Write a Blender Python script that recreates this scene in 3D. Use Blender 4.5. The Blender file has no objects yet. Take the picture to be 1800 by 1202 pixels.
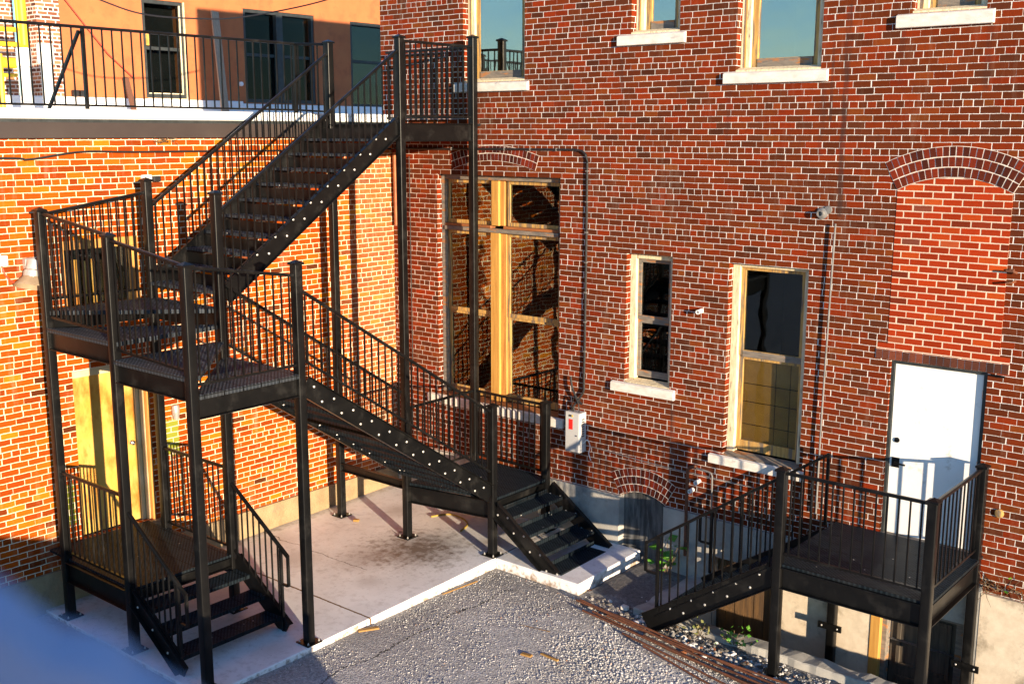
import bpy, bmesh, math, random
from mathutils import Vector, Matrix, noise as mn
R = math.radians
random.seed(7)
sc = bpy.context.scene
COL = sc.collection
# ------------------------------------------------------------------ camera
CAM = Vector((12.855, -12.462, 5.867))
YAW, PITCH, ROLL, FPX = R(39.787), R(-10.722), R(0.043), 1940.9
fw = Vector((-math.sin(YAW)*math.cos(PITCH), math.cos(YAW)*math.cos(PITCH), math.sin(PITCH)))
rt = Vector((math.cos(YAW), math.sin(YAW), 0)); upv = rt.cross(fw)
c_, s_ = math.cos(ROLL), math.sin(ROLL)
rt, upv = c_*rt + s_*upv, -s_*rt + c_*upv
cd = bpy.data.cameras.new('camera'); cam = bpy.data.objects.new('camera', cd); COL.objects.link(cam)
cam.matrix_world = Matrix(((rt.x, upv.x, -fw.x, CAM.x), (rt.y, upv.y, -fw.y, CAM.y), (rt.z, upv.z, -fw.z, CAM.z), (0, 0, 0, 1)))
cd.sensor_width = 36; cd.lens = 36*FPX/1800; cd.clip_start = 0.02; cd.clip_end = 2000
cd.dof.use_dof = True; cd.dof.focus_distance = 12.0; cd.dof.aperture_fstop = 6.0
sc.camera = cam

def at(px, axis, val):
    """point of the plane {axis = val} seen at photo pixel px"""
    d = rt*((px[0]-900)/FPX) - upv*((px[1]-601)/FPX) + fw
    return CAM + d*((val-CAM[axis])/d[axis])

# ------------------------------------------------------------------ node helpers
class NT:
    def __init__(s, name):
        s.m = bpy.data.materials.new(name); s.m.use_nodes = True
        s.t = s.m.node_tree; s.t.nodes.clear()
        s.out = s.t.nodes.new('ShaderNodeOutputMaterial')
    def n(s, typ, ins=None, **kw):
        nd = s.t.nodes.new(typ)
        for k, v in kw.items(): setattr(nd, k, v)
        for k, v in (ins or {}).items(): s.set(nd.inputs[k], v)
        return nd
    def set(s, sock, v):
        if isinstance(v, bpy.types.NodeSocket): s.t.links.new(v, sock)
        elif v is not None: sock.default_value = v
    def ma(s, op, a, b=None, c=None):
        nd = s.t.nodes.new('ShaderNodeMath'); nd.operation = op
        s.set(nd.inputs[0], a)
        if b is not None: s.set(nd.inputs[1], b)
        if c is not None: s.set(nd.inputs[2], c)
        return nd.outputs[0]
    def mix(s, fac, a, b, blend='MIX'):
        nd = s.t.nodes.new('ShaderNodeMix'); nd.data_type = 'RGBA'; nd.blend_type = blend
        s.set(nd.inputs[0], fac); s.set(nd.inputs[6], a if not isinstance(a, tuple) else (*a, 1)[:4])
        s.set(nd.inputs[7], b if not isinstance(b, tuple) else (*b, 1)[:4]); return nd.outputs[2]
    def fmix(s, fac, a, b):
        nd = s.t.nodes.new('ShaderNodeMix'); nd.data_type = 'FLOAT'
        s.set(nd.inputs[0], fac); s.set(nd.inputs[2], a); s.set(nd.inputs[3], b); return nd.outputs[0]
    def ramp(s, fac, stops, interp='LINEAR'):
        nd = s.t.nodes.new('ShaderNodeValToRGB'); cr = nd.color_ramp; cr.interpolation = interp
        while len(cr.elements) < len(stops): cr.elements.new(0.5)
        for e, (p, c) in zip(cr.elements, stops):
            e.position = p; e.color = (*c, 1) if isinstance(c, tuple) else (c, c, c, 1)
        s.set(nd.inputs[0], fac); return nd.outputs[0]
    def noise(s, vec, scale, detail=4, rough=.55, out=0, dist=0):
        nd = s.n('ShaderNodeTexNoise', {'Vector': vec, 'Scale': scale, 'Detail': detail, 'Roughness': rough, 'Distortion': dist})
        return nd.outputs[out]
    def vec(s, x, y, z=0.0):
        return s.n('ShaderNodeCombineXYZ', {0: x, 1: y, 2: z}).outputs[0]
    def scalev(s, v, k):
        return s.n('ShaderNodeVectorMath', {0: v, 1: k}, operation='MULTIPLY').outputs[0]
    def pos(s):
        g = s.n('ShaderNodeNewGeometry'); return g
    def bsdf(s, col, rough=.8, metal=0., bump=None, bstr=.5, bdist=.01, spec=.5):
        b = s.n('ShaderNodeBsdfPrincipled')
        s.set(b.inputs['Base Color'], (*col, 1) if isinstance(col, tuple) else col)
        s.set(b.inputs['Roughness'], rough); s.set(b.inputs['Metallic'], metal); s.set(b.inputs['Specular IOR Level'], spec)
        if bump is not None:
            bn = s.n('ShaderNodeBump', {'Height': bump, 'Strength': bstr, 'Distance': bdist}); s.set(b.inputs['Normal'], bn.outputs[0])
        s.t.links.new(b.outputs[0], s.out.inputs[0]); return b

def brick_mat(name, pitch, L, z0, stops, mortar, spread=.25, period=7, mort=.0045, stain=None, soot=.35, green=False, wobble=.006, bond='common', eff=0.0):
    s = NT(name); g = s.pos(); P = g.outputs['Position']
    sp = s.n('ShaderNodeSeparateXYZ', {0: P}); nn = s.n('ShaderNodeSeparateXYZ', {0: g.outputs['True Normal']})
    ax = s.ma('GREATER_THAN', s.ma('ABSOLUTE', nn.outputs[0]), .6); az = s.ma('GREATER_THAN', s.ma('ABSOLUTE', nn.outputs[2]), .6)
    wob = s.n('ShaderNodeSeparateColor', {0: s.noise(P, 4.5, 3, out=1)})
    wob2 = s.n('ShaderNodeSeparateColor', {0: s.noise(P, 38, 2, out=1)})
    def wb(i): return s.ma('ADD', s.ma('MULTIPLY', s.ma('SUBTRACT', wob.outputs[i], .5), wobble*2.2), s.ma('MULTIPLY', s.ma('SUBTRACT', wob2.outputs[i], .5), wobble))
    u = s.ma('ADD', s.fmix(ax, sp.outputs[0], sp.outputs[1]), wb(0))
    v = s.ma('ADD', s.fmix(az, sp.outputs[2], sp.outputs[1]), wb(1))
    vv = s.ma('ADD', s.ma('DIVIDE', s.ma('SUBTRACT', v, z0), pitch), .5)
    row = s.ma('FLOOR', vv); fv = s.ma('SUBTRACT', vv, row)
    rrow = s.n('ShaderNodeTexWhiteNoise', {'W': s.ma('ADD', row, .37)}, noise_dimensions='1D').outputs[0]
    if period:
        hdr = s.ma('LESS_THAN', s.ma('FLOORED_MODULO', s.ma('ADD', row, .01), float(period)), .5)
    else: hdr = 0.0
    ln = s.ma('MULTIPLY', L, s.ma('SUBTRACT', 1, s.ma('MULTIPLY', hdr, .5)))
    par = s.ma('FLOORED_MODULO', s.ma('ADD', row, .01), 2.0); par = s.ma('FLOOR', par)
    off = s.ma('ADD', s.ma('MULTIPLY', par, .5), s.ma('MULTIPLY', rrow, spread))
    uu = s.ma('ADD', s.ma('DIVIDE', u, ln), off); col = s.ma('FLOOR', uu); fu = s.ma('SUBTRACT', uu, col)
    # uneven brick lengths: shift every joint a little
    jit = s.n('ShaderNodeTexWhiteNoise', {'Vector': s.vec(col, row, 3.1)}, noise_dimensions='3D').outputs[0]
    rnd = s.n('ShaderNodeTexWhiteNoise', {'Vector': s.vec(col, row, 1.7)}, noise_dimensions='3D').outputs[0]
    rnd2 = s.n('ShaderNodeTexWhiteNoise', {'Vector': s.vec(col, row, 9.2)}, noise_dimensions='3D').outputs[0]
    fuc = s.ma('SUBTRACT', fu, s.ma('MULTIPLY', s.ma('SUBTRACT', jit, .5), .035))
    du = s.ma('MULTIPLY', s.ma('MINIMUM', fuc, s.ma('SUBTRACT', 1, fuc)), ln)
    dv = s.ma('MULTIPLY', s.ma('MINIMUM', fv, s.ma('SUBTRACT', 1, fv)), pitch)
    # rounded corners
    d = s.ma('SMOOTH_MIN', du, dv, .006)
    nz = s.noise(P, 70, 3)
    dd = s.ma('SUBTRACT', d, s.ma('MULTIPLY', s.ma('SUBTRACT', nz, .45), .006))
    mw = s.ma('MULTIPLY', mort, s.ma('ADD', .45, s.ma('MULTIPLY', s.noise(P, 1.7, 5, .7), 1.1)))
    mk = s.n('ShaderNodeMapRange', {0: dd, 1: s.ma('SUBTRACT', mw, .0012), 2: s.ma('ADD', mw, .0014), 3: 0., 4: 1.}).outputs[0]
    base = s.ramp(rnd, stops)
    big = s.noise(P, 1.1, 4); fine = s.noise(P, 120, 3, .7); mid = s.noise(P, 22, 4, .6)
    vfac = s.ma('ADD', .82, s.ma('MULTIPLY', rnd2, .38))
    base = s.mix(1.0, base, s.vec(vfac, vfac, vfac), 'MULTIPLY')
    sootf = s.ma('MULTIPLY', s.n('ShaderNodeMapRange', {0: mid, 1: .48, 2: .75, 3: 0., 4: 1.}).outputs[0], soot)
    base = s.mix(sootf, base, (.035, .018, .016))
    base = s.mix(s.ma('MULTIPLY', s.n('ShaderNodeMapRange', {0: fine, 1: .35, 2: .75, 3: 0., 4: 1.}).outputs[0], .22), base, (.02, .01, .01))
    if eff > 0:   # lime runs and scuffs with a shape of their own
        streak = s.noise(s.scalev(P, (9., 9., .9)), 1.0, 5, .65)
        ef = s.ma('MULTIPLY', s.n('ShaderNodeMapRange', {0: s.ma('MULTIPLY', streak, s.ma('ADD', .5, big)), 1: .56, 2: .78, 3: 0., 4: 1.}).outputs[0], eff)
        base = s.mix(ef, base, (.62, .50, .36))
    if green:     # two small patches of green paint beside the door
        for (cy, cz, ry, rz) in ((-4.25, 1.80, .10, .24), (-5.80, 1.25, .09, .26)):
            dy = s.ma('DIVIDE', s.ma('SUBTRACT', sp.outputs[1], cy), ry); dz = s.ma('DIVIDE', s.ma('SUBTRACT', sp.outputs[2], cz), rz)
            q = s.ma('ADD', s.ma('MAXIMUM', s.ma('ABSOLUTE', dy), s.ma('ABSOLUTE', dz)), s.ma('MULTIPLY', s.ma('SUBTRACT', mid, .5), 1.2))
            base = s.mix(s.ma('MULTIPLY', s.ma('LESS_THAN', q, 1.0), .85), base, (.20, .26, .03))
    if green:
        pf = s.n('ShaderNodeMapRange', {0: s.ma('ADD', sp.outputs[1], s.ma('MULTIPLY', s.ma('SUBTRACT', big, .5), 1.2)), 1: -1.25, 2: -.55, 3: 0., 4: 1.}).outputs[0]
        base = s.mix(s.ma('MULTIPLY', s.ma('MULTIPLY', pf, s.n('ShaderNodeMapRange', {0: mid, 1: .3, 2: .65, 3: .3, 4: 1.}).outputs[0]), .16), base, (.62, .42, .24))
    mcol = s.mix(s.n('ShaderNodeMapRange', {0: big, 1: .35, 2: .7, 3: 0., 4: 1.}).outputs[0], mortar, tuple(c*.72 for c in mortar))
    mcol = s.mix(s.ma('MULTIPLY', mid, .35), mcol, tuple(c*.45 for c in mortar))
    colr = s.mix(mk, mcol, base)
    if stain is not None:   # long vertical rust streak of the wall
        for (cx, w, zt, zb, k) in stain:
            dx = s.ma('ABSOLUTE', s.ma('SUBTRACT', sp.outputs[0], s.ma('ADD', cx, s.ma('MULTIPLY', s.ma('SUBTRACT', big, .5), .05))))
            f = s.n('ShaderNodeMapRange', {0: dx, 1: w, 2: w*.4, 3: 0., 4: 1.}).outputs[0]
            f = s.ma('MULTIPLY', f, s.ma('MULTIPLY', s.ma('GREATER_THAN', sp.outputs[2], zb), s.ma('LESS_THAN', sp.outputs[2], zt)))
            f = s.ma('MULTIPLY', f, s.ma('MULTIPLY', s.n('ShaderNodeMapRange', {0: s.noise(s.scalev(P, (6., 6., 1.2)), 2.0, 4), 1: .35, 2: .6, 3: .2, 4: 1.}).outputs[0], k))
            colr = s.mix(f, colr, (.05, .025, .02))
    h = s.ma('ADD', s.ma('MULTIPLY', mk, 1.0), s.ma('ADD', s.ma('MULTIPLY', mid, .35), s.ma('MULTIPLY', fine, .2)))
    s.bsdf(colr, .9, bump=h, bstr=.55, bdist=.006, spec=.06)
    return s.m

def noisy(name, c1, c2, rough=.7, scale=6., metal=0., bstr=.2, bscale=40., stretch=(1, 1, 1), spec=.5, contrast=(.35, .65), bdist=.01, c3=None, c3s=1.3, c3r=(.5, .62)):
    s = NT(name); P = s.scalev(s.pos().outputs['Position'], stretch)
    n1 = s.noise(P, scale, 6, .6)
    f = s.n('ShaderNodeMapRange', {0: n1, 1: contrast[0], 2: contrast[1], 3: 0., 4: 1.}).outputs[0]
    col = s.mix(f, c1, c2)
    if c3:
        f3 = s.n('ShaderNodeMapRange', {0: s.noise(P, c3s, 5, .65), 1: c3r[0], 2: c3r[1], 3: 0., 4: 1.}).outputs[0]
        col = s.mix(f3, col, c3)
    b = s.noise(P, bscale, 5, .65)
    s.bsdf(col, rough, metal, b, bstr, bdist, spec); return s.m

def island_mat(name, stops, rough=.85, soot=.4):
    s = NT(name); g = s.pos(); P = g.outputs['Position']
    col = s.ramp(g.outputs['Random Per Island'], stops)
    mid = s.noise(P, 30, 4, .65)
    col = s.mix(s.ma('MULTIPLY', s.n('ShaderNodeMapRange', {0: mid, 1: .45, 2: .75, 3: 0., 4: 1.}).outputs[0], soot), col, (.03, .016, .014))
    s.bsdf(col, rough, 0, mid, .4, .006, .06); return s.m

M = {}
RED = [(0., (.075, .021, .009)), (.08, (.105, .024, .008)), (.5, (.142, .025, .005)), (.82, (.215, .024, .004)), (1., (.170, .042, .008))]
M['brick_b'] = brick_mat('weathered_red_brick', .0757, .213, 6.183, RED, (.88, .84, .78), spread=.35, soot=.32, mort=.0030,
                         stain=[(7.47, .05, 7.3, 4.9, .75), (7.30, .025, 7.2, 6.0, .5), (5.27, .02, 3.2, .9, .5), (1.45,.05,6.45,5.8,.35), (7.2,.05,6.45,5.6,.35), (5.97,.05,6.45,5.8,.3), (4.36,.05,6.98,6.4,.3), (5.29,.05,2.34,1.6,.4), (9.02,.05,7.0,6.3,.3), (8.1,.05,7.0,6.4,.3), (2.2,.10,1.63,.9,.3)], eff=.08)
ORG = [(0., (.09, .022, .006)), (.06, (.25, .038, .003)), (.45, (.36, .055, .003)), (.85, (.42, .080, .003)), (1., (.45, .14, .006))]
M['brick_a'] = brick_mat('orange_brick', .0767, .222, 5.275, ORG, (.86, .76, .54), spread=.3, soot=.22, green=True, mort=.0044, eff=.15, wobble=.007)
M['infill'] = brick_mat('new_red_brick', .0757, .214, 5.19, [(0., (.15, .025, .01)), (.1, (.30, .030, .007)), (.8, (.36, .034, .006)), (.93, (.45, .068, .01)), (1., (.19, .055, .035))],
                        (.86, .68, .52), spread=.02, period=0, soot=.12, wobble=.002, mort=.0062)
M['pier'] = brick_mat('pale_jointed_brick', .092, .25, 6.1, [(0., (.10, .04, .03)), (.5, (.33, .12, .06)), (1., (.45, .2, .1))], (.85, .80, .72), spread=.4, soot=.3, mort=.013)
M['arch'] = island_mat('arch_brick', [(0., (.045, .012, .008)), (.4, (.10, .018, .009)), (1., (.19, .024, .009))])
M['soldier'] = island_mat('soldier_brick', [(0., (.05, .022, .016)), (.5, (.12, .04, .025)), (1., (.20, .055, .03))])
M['mortar'] = noisy('mortar', (.80, .72, .62), (.55, .48, .42), .9, 20)
M['steel'] = noisy('black_painted_steel', (.0032, .0034, .0038), (.0062, .0060, .0060), .33, 5., bstr=.06, bscale=60, spec=.26, c3=(.017, .0165, .016), c3s=3.5, c3r=(.54, .72))
M['galv'] = noisy('galvanised_bolt', (.42, .41, .39), (.60, .58, .55), .35, 30, metal=.4)
M['slab'] = None
M['found'] = noisy('grey_foundation_render', (.30, .29, .27), (.44, .42, .38), .92, 3., bstr=.45, bscale=60, c3=(.16, .15, .15), c3s=2.2, c3r=(.55, .75))
M['found_a'] = noisy('sandy_concrete_base', (.25, .18, .10), (.34, .25, .14), .95, 5., bstr=.7, bscale=35, bdist=.02, c3=(.20, .15, .10), c3s=2.6, c3r=(.58, .72))
M['plaster'] = noisy('sandy_plaster', (.56, .47, .36), (.66, .57, .45), .95, 9., bstr=.4, bscale=120, c3=(.26, .21, .15), c3s=2.4, c3r=(.54, .70))
M['wood_y'] = noisy('bare_pale_wood', (.55, .34, .10), (.36, .19, .05), .7, 3.5, stretch=(9, 9, .8), bstr=.3, bscale=14, c3=(.16, .12, .085), c3s=2.5, c3r=(.50, .60))
M['wood_lumber'] = noisy('new_lumber', (.58, .32, .075), (.44, .21, .045), .6, 2.5, stretch=(12, 12, .7), bstr=.15, bscale=10, c3=(.16, .06, .02), c3s=1.6, c3r=(.68, .72))
M['wood_cream'] = noisy('flaking_cream_paint', (.78, .68, .48), (.60, .47, .27), .75, 5, stretch=(6, 6, 1), bstr=.3, bscale=18, c3=(.22, .19, .16), c3s=5, c3r=(.6, .66))
M['wood_grey'] = noisy('weathered_grey_wood', (.13, .115, .10), (.24, .20, .16), .85, 3, stretch=(2, 8, 10), bstr=.4, bscale=16, c3=(.36, .15, .05), c3s=1.6, c3r=(.55, .62))
M['wood_dark'] = noisy('dark_old_wood', (.035, .028, .022), (.09, .07, .05), .7, 3, stretch=(7, 7, .8), bstr=.4, bscale=14)
M['wood_orange'] = noisy('stained_sill_wood', (.38, .13, .035), (.20, .075, .03), .6, 3, stretch=(1, 6, 9), bstr=.3, bscale=16)
M['plywood_dark'] = noisy('sooty_plywood', (.035, .036, .038), (.17, .17, .17), .8, 2.2, stretch=(6, 6, 1), bstr=.5, bscale=10, contrast=(.4, .7))
M['sill'] = noisy('pale_stone_sill', (.60, .55, .49), (.74, .70, .65), .85, 7, stretch=(1, 1, 2), bstr=.25, bscale=50, c3=(.36, .34, .33), c3s=3, c3r=(.62, .74))
M['white'] = noisy('white_door_paint', (.80, .79, .76), (.86, .85, .83), .45, 2, bstr=.04, c3=(.55, .50, .43), c3s=5.0, c3r=(.60, .74))
M['stucco'] = noisy('orange_stucco', (.42, .125, .042), (.48, .15, .05), .93, 1.6, bstr=.35, bscale=45, c3=(.37, .11, .04), c3s=2.4, c3r=(.52, .66))
M['membrane'] = noisy('white_roof_membrane', (.80, .79, .77), (.88, .87, .85), .6, 2, bstr=.3, bscale=6, c3=(.5, .46, .40), c3s=5, c3r=(.68, .75))
M['fascia'] = noisy('brown_metal_fascia', (.040, .030, .028), (.052, .040, .036), .42, 1.5, bstr=.03)
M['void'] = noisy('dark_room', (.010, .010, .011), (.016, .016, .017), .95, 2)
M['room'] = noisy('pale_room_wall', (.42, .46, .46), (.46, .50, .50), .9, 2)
M['darktrim'] = noisy('dark_green_black_trim', (.018, .022, .022), (.035, .04, .04), .5, 8)
M['doorwood'] = noisy('yellow_weathered_door', (.60, .40, .10), (.52, .27, .03), .6, 1.8, stretch=(2, 2, 1.), bstr=.1, c3=(.40, .14, .012), c3s=1.7, c3r=(.46, .64))
M['creamdoor'] = noisy('cream_jamb_paint', (.66, .56, .36), (.52, .40, .2), .6, 2, bstr=.1)
M['jamb_orange'] = noisy('orange_jamb_wood', (.58, .30, .07), (.38, .15, .035), .6, 3, stretch=(8, 8, .6), bstr=.2)
M['old_board_brown'] = noisy('old_brown_boards', (.16, .085, .03), (.07, .04, .02), .75, 3, stretch=(8, 8, .7), bstr=.4)
M['brass'] = noisy('dull_brass', (.45, .36, .22), (.6, .5, .32), .3, 20, metal=1.)
M['chrome'] = noisy('brushed_steel', (.55, .55, .55), (.7, .7, .7), .25, 20, metal=1.)
M['copper'] = noisy('copper_pipe', (.38, .13, .05), (.25, .08, .04), .5, 5, metal=.5)
M['cable'] = noisy('black_cable', (.010, .010, .011), (.016, .016, .017), .5, 10)
M['wirered'] = noisy('red_wire', (.55, .06, .03), (.5, .05, .03), .5, 10)
M['pipegal'] = noisy('grey_conduit', (.16, .155, .15), (.24, .235, .23), .45, 6, metal=.2)
M['boxgrey'] = noisy('grey_enclosure', (.44, .44, .44), (.50, .50, .49), .45, 3, bstr=.03)
M['redlabel'] = noisy('red_label', (.70, .02, .015), (.66, .02, .015), .5, 10)
M['plastic'] = noisy('white_plastic', (.80, .79, .76), (.84, .83, .80), .4, 10)
M['rust'] = noisy('rusty_bar', (.17, .055, .022), (.085, .032, .018), .85, 14, bstr=.5, bscale=90)
M['leaf'] = noisy('green_leaf', (.05, .17, .015), (.10, .26, .02), .5, 12, spec=.4)
M['twig'] = noisy('dry_twig', (.16, .10, .05), (.09, .06, .035), .85, 20)
M['grass'] = noisy('dry_grass', (.10, .13, .03), (.20, .17, .06), .8, 12)
M['hose'] = noisy('faded_yellow_hose', (.36, .25, .03), (.25, .17, .03), .6, 9)
M['yellow'] = noisy('yellow_paint', (.75, .50, .02), (.7, .45, .02), .5, 6)
M['scrap'] = noisy('yellow_scrap_wood', (.36, .20, .05), (.26, .14, .04), .7, 15)
M['ply'] = noisy('warm_plywood', (.66, .34, .06), (.48, .24, .045), .7, 4, bstr=.1, contrast=(.3, .7))
M['ledge'] = noisy('blue_grey_ledge', (.33, .34, .50), (.46, .43, .60), .95, 16, bstr=.4, bscale=60)
M['cloth'] = noisy('pale_curtain', (.72, .66, .52), (.6, .54, .42), .9, 4)
M['oldboard'] = noisy('grey_board', (.40, .30, .20), (.30, .22, .15), .8, 3, stretch=(8, 8, .7), bstr=.3)
M['brownboard'] = noisy('brown_board', (.16, .065, .035), (.11, .05, .03), .8, 5, stretch=(8, 8, .7))
M['lampmetal'] = noisy('aluminium_lamp', (.42, .41, .39), (.55, .54, .52), .35, 8, metal=.5)
M['lampcone'] = noisy('frosted_cone', (.26, .19, .12), (.36, .28, .19), .35, 5)
M['shadewall'] = noisy('grey_block', (.30, .29, .28), (.36, .35, .33), .95, 3)

def slab_mat():
    s = NT('broom_finished_concrete'); g = s.pos(); P = g.outputs['Position']; sp = s.n('ShaderNodeSeparateXYZ', {0: P})
    n1 = s.noise(P, 1.3, 6, .6); n2 = s.noise(P, 9, 5, .65); n3 = s.noise(P, 140, 3, .7)
    col = s.mix(s.n('ShaderNodeMapRange', {0: n1, 1: .35, 2: .65, 3: 0., 4: 1.}).outputs[0], (.84, .83, .83), (.73, .71, .70))
    col = s.mix(s.ma('MULTIPLY', s.n('ShaderNodeMapRange', {0: n2, 1: .5, 2: .72, 3: 0., 4: 1.}).outputs[0], .35), col, (.30, .26, .23))
    def blot(cx, cy, r, k, c):
        nonlocal col
        d = s.ma('SQRT', s.ma('ADD', s.ma('POWER', s.ma('SUBTRACT', sp.outputs[0], cx), 2.), s.ma('POWER', s.ma('SUBTRACT', sp.outputs[1], cy), 2.)))
        f = s.n('ShaderNodeMapRange', {0: s.ma('ADD', d, s.ma('MULTIPLY', s.ma('SUBTRACT', n2, .5), r*2.2)), 1: r, 2: r*.15, 3: 0., 4: 1.}).outputs[0]
        col = s.mix(s.ma('MULTIPLY', f, k), col, c)
    blot(2.35, -1.9, .85, .9, (.13, .085, .055)); blot(2.0, -2.5, .6, .6, (.24, .16, .11)); blot(1.2, -3.2, .5, .35, (.30, .22, .16)); blot(.5, -3.0, .5, .3, (.32, .25, .2))
    for (cx, cy, r_, k_) in ((1.0,-1.0,.35,.4), (3.0,-1.1,.3,.45), (2.6,-3.1,.25,.3), (1.9,-1.67,.22,.6), (.5,-1.7,.2,.5), (3.3,-1.4,.2,.5), (2.0,-6.0,.4,.3), (1.5,-4.4,.5,.25), (3.1,-5.1,.3,.25), (4.2,-.9,.3,.35)): blot(cx, cy, r_, k_, (.22, .16, .115))
    gr = s.n('ShaderNodeMapRange', {0: s.noise(P, 34, 4, .75), 1: .63, 2: .70, 3: 0., 4: 1.}).outputs[0]
    col = s.mix(s.ma('MULTIPLY', gr, .6), col, (.16, .13, .11))
    # rubbish gathered along the foot of the wall
    f = s.n('ShaderNodeMapRange', {0: s.ma('ADD', sp.outputs[0], s.ma('MULTIPLY', s.ma('SUBTRACT', n2, .5), .5)), 1: .22, 2: .05, 3: 0., 4: 1.}).outputs[0]
    col = s.mix(s.ma('MULTIPLY', f, .6), col, (.18, .12, .08))
    nzs = s.n('ShaderNodeSeparateXYZ', {0: g.outputs['True Normal']}).outputs[2]
    kf = s.ma('MULTIPLY', s.ma('LESS_THAN', s.ma('ABSOLUTE', nzs), .6), s.n('ShaderNodeMapRange', {0: s.ma('ADD', n2, s.ma('MULTIPLY', sp.outputs[2], -1.6)), 1: .50, 2: .68, 3: 0., 4: .8}).outputs[0])
    col = s.mix(kf, col, (.22, .13, .06))
    # joints
    wig = s.ma('MULTIPLY', s.ma('SUBTRACT', n2, .5), .03)
    j1 = s.ma('LESS_THAN', s.ma('ABSOLUTE', s.ma('ADD', s.ma('SUBTRACT', sp.outputs[1], -3.84), wig)), .013)
    col = s.mix(j1, col, (.16, .085, .03))
    wig2 = s.ma('MULTIPLY', s.ma('SUBTRACT', s.noise(P, 3, 5), .5), .25)
    j2 = s.ma('MULTIPLY', s.ma('LESS_THAN', s.ma('ABSOLUTE', s.ma('ADD', s.ma('SUBTRACT', sp.outputs[1], -2.86), wig2)), .007), s.ma('LESS_THAN', sp.outputs[0], 2.3))
    col = s.mix(s.ma('MULTIPLY', j2, .8), col, (.16, .12, .09))
    j3 = s.ma('MULTIPLY', s.ma('LESS_THAN', s.ma('ABSOLUTE', s.ma('SUBTRACT', sp.outputs[0], 3.40)), .010), s.ma('GREATER_THAN', sp.outputs[1], -1.49))
    col = s.mix(j3, col, (.12, .10, .085))
    h = s.ma('ADD', s.ma('MULTIPLY', n2, .6), s.ma('MULTIPLY', n3, .35))
    s.bsdf(col, .88, bump=h, bstr=.35, bdist=.008, spec=.3); return s.m
M['slab'] = slab_mat()

def ground_mat():
    s = NT('broken_asphalt'); g = s.pos(); P = g.outputs['Position']; sp = s.n('ShaderNodeSeparateXYZ', {0: P})
    v = s.n('ShaderNodeTexVoronoi', {'Vector': P, 'Scale': 34.}); v2 = s.n('ShaderNodeTexVoronoi', {'Vector': P, 'Scale': 75.})
    vs = s.n('ShaderNodeSeparateColor', {0: v.outputs['Color']}); vs2 = s.n('ShaderNodeSeparateColor', {0: v2.outputs['Color']})
    c1 = s.ramp(vs.outputs[0], [(0., (.24, .235, .23)), (.6, (.50, .49, .48)), (.88, (.62, .60, .58)), (1., (.76, .74, .71))])
    c2 = s.ramp(vs2.outputs[0], [(0., (.26, .255, .25)), (.7, (.54, .53, .52)), (1., (.70, .68, .66))])
    n1 = s.noise(P, .9, 5, .6); n2 = s.noise(P, 6, 5, .65)
    col = s.mix(.5, c1, c2)
    dk = s.n('ShaderNodeMapRange', {0: s.ma('ADD', s.ma('MULTIPLY', n1, .7), s.ma('MULTIPLY', n2, .3)), 1: .40, 2: .58, 3: 0., 4: 1.}).outputs[0]
    col = s.mix(s.ma('MULTIPLY', dk, .35), col, (.22, .205, .195))
    # dark damp soil in the corner by the steps and walls
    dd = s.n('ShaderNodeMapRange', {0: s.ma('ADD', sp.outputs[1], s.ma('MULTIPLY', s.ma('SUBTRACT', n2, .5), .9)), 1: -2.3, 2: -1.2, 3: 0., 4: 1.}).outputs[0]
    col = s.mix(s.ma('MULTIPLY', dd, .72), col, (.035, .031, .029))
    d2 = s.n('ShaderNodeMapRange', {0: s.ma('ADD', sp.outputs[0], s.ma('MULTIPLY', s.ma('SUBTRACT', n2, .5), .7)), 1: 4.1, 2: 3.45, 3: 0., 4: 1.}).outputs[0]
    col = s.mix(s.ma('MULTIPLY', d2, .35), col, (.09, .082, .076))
    # a long wandering crack parallel to the kerb
    ck = s.ma('ABSOLUTE', s.ma('ADD', s.ma('SUBTRACT', sp.outputs[0], 4.02), s.ma('MULTIPLY', s.ma('SUBTRACT', s.noise(P, 2.2, 6, .65), .5), .5)))
    ckf = s.ma('MULTIPLY', s.ma('LESS_THAN', ck, .014), s.ma('LESS_THAN', sp.outputs[1], -1.9))
    col = s.mix(s.ma('MULTIPLY', ckf, .8), col, (.012, .011, .011))
    h = s.ma('ADD', s.ma('MULTIPLY', v.outputs['Distance'], -.8), s.ma('ADD', s.ma('MULTIPLY', v2.outputs['Distance'], -.5), n2))
    s.bsdf(col, .9, bump=h, bstr=.5, bdist=.015, spec=.25); return s.m
M['ground'] = ground_mat()

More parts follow.
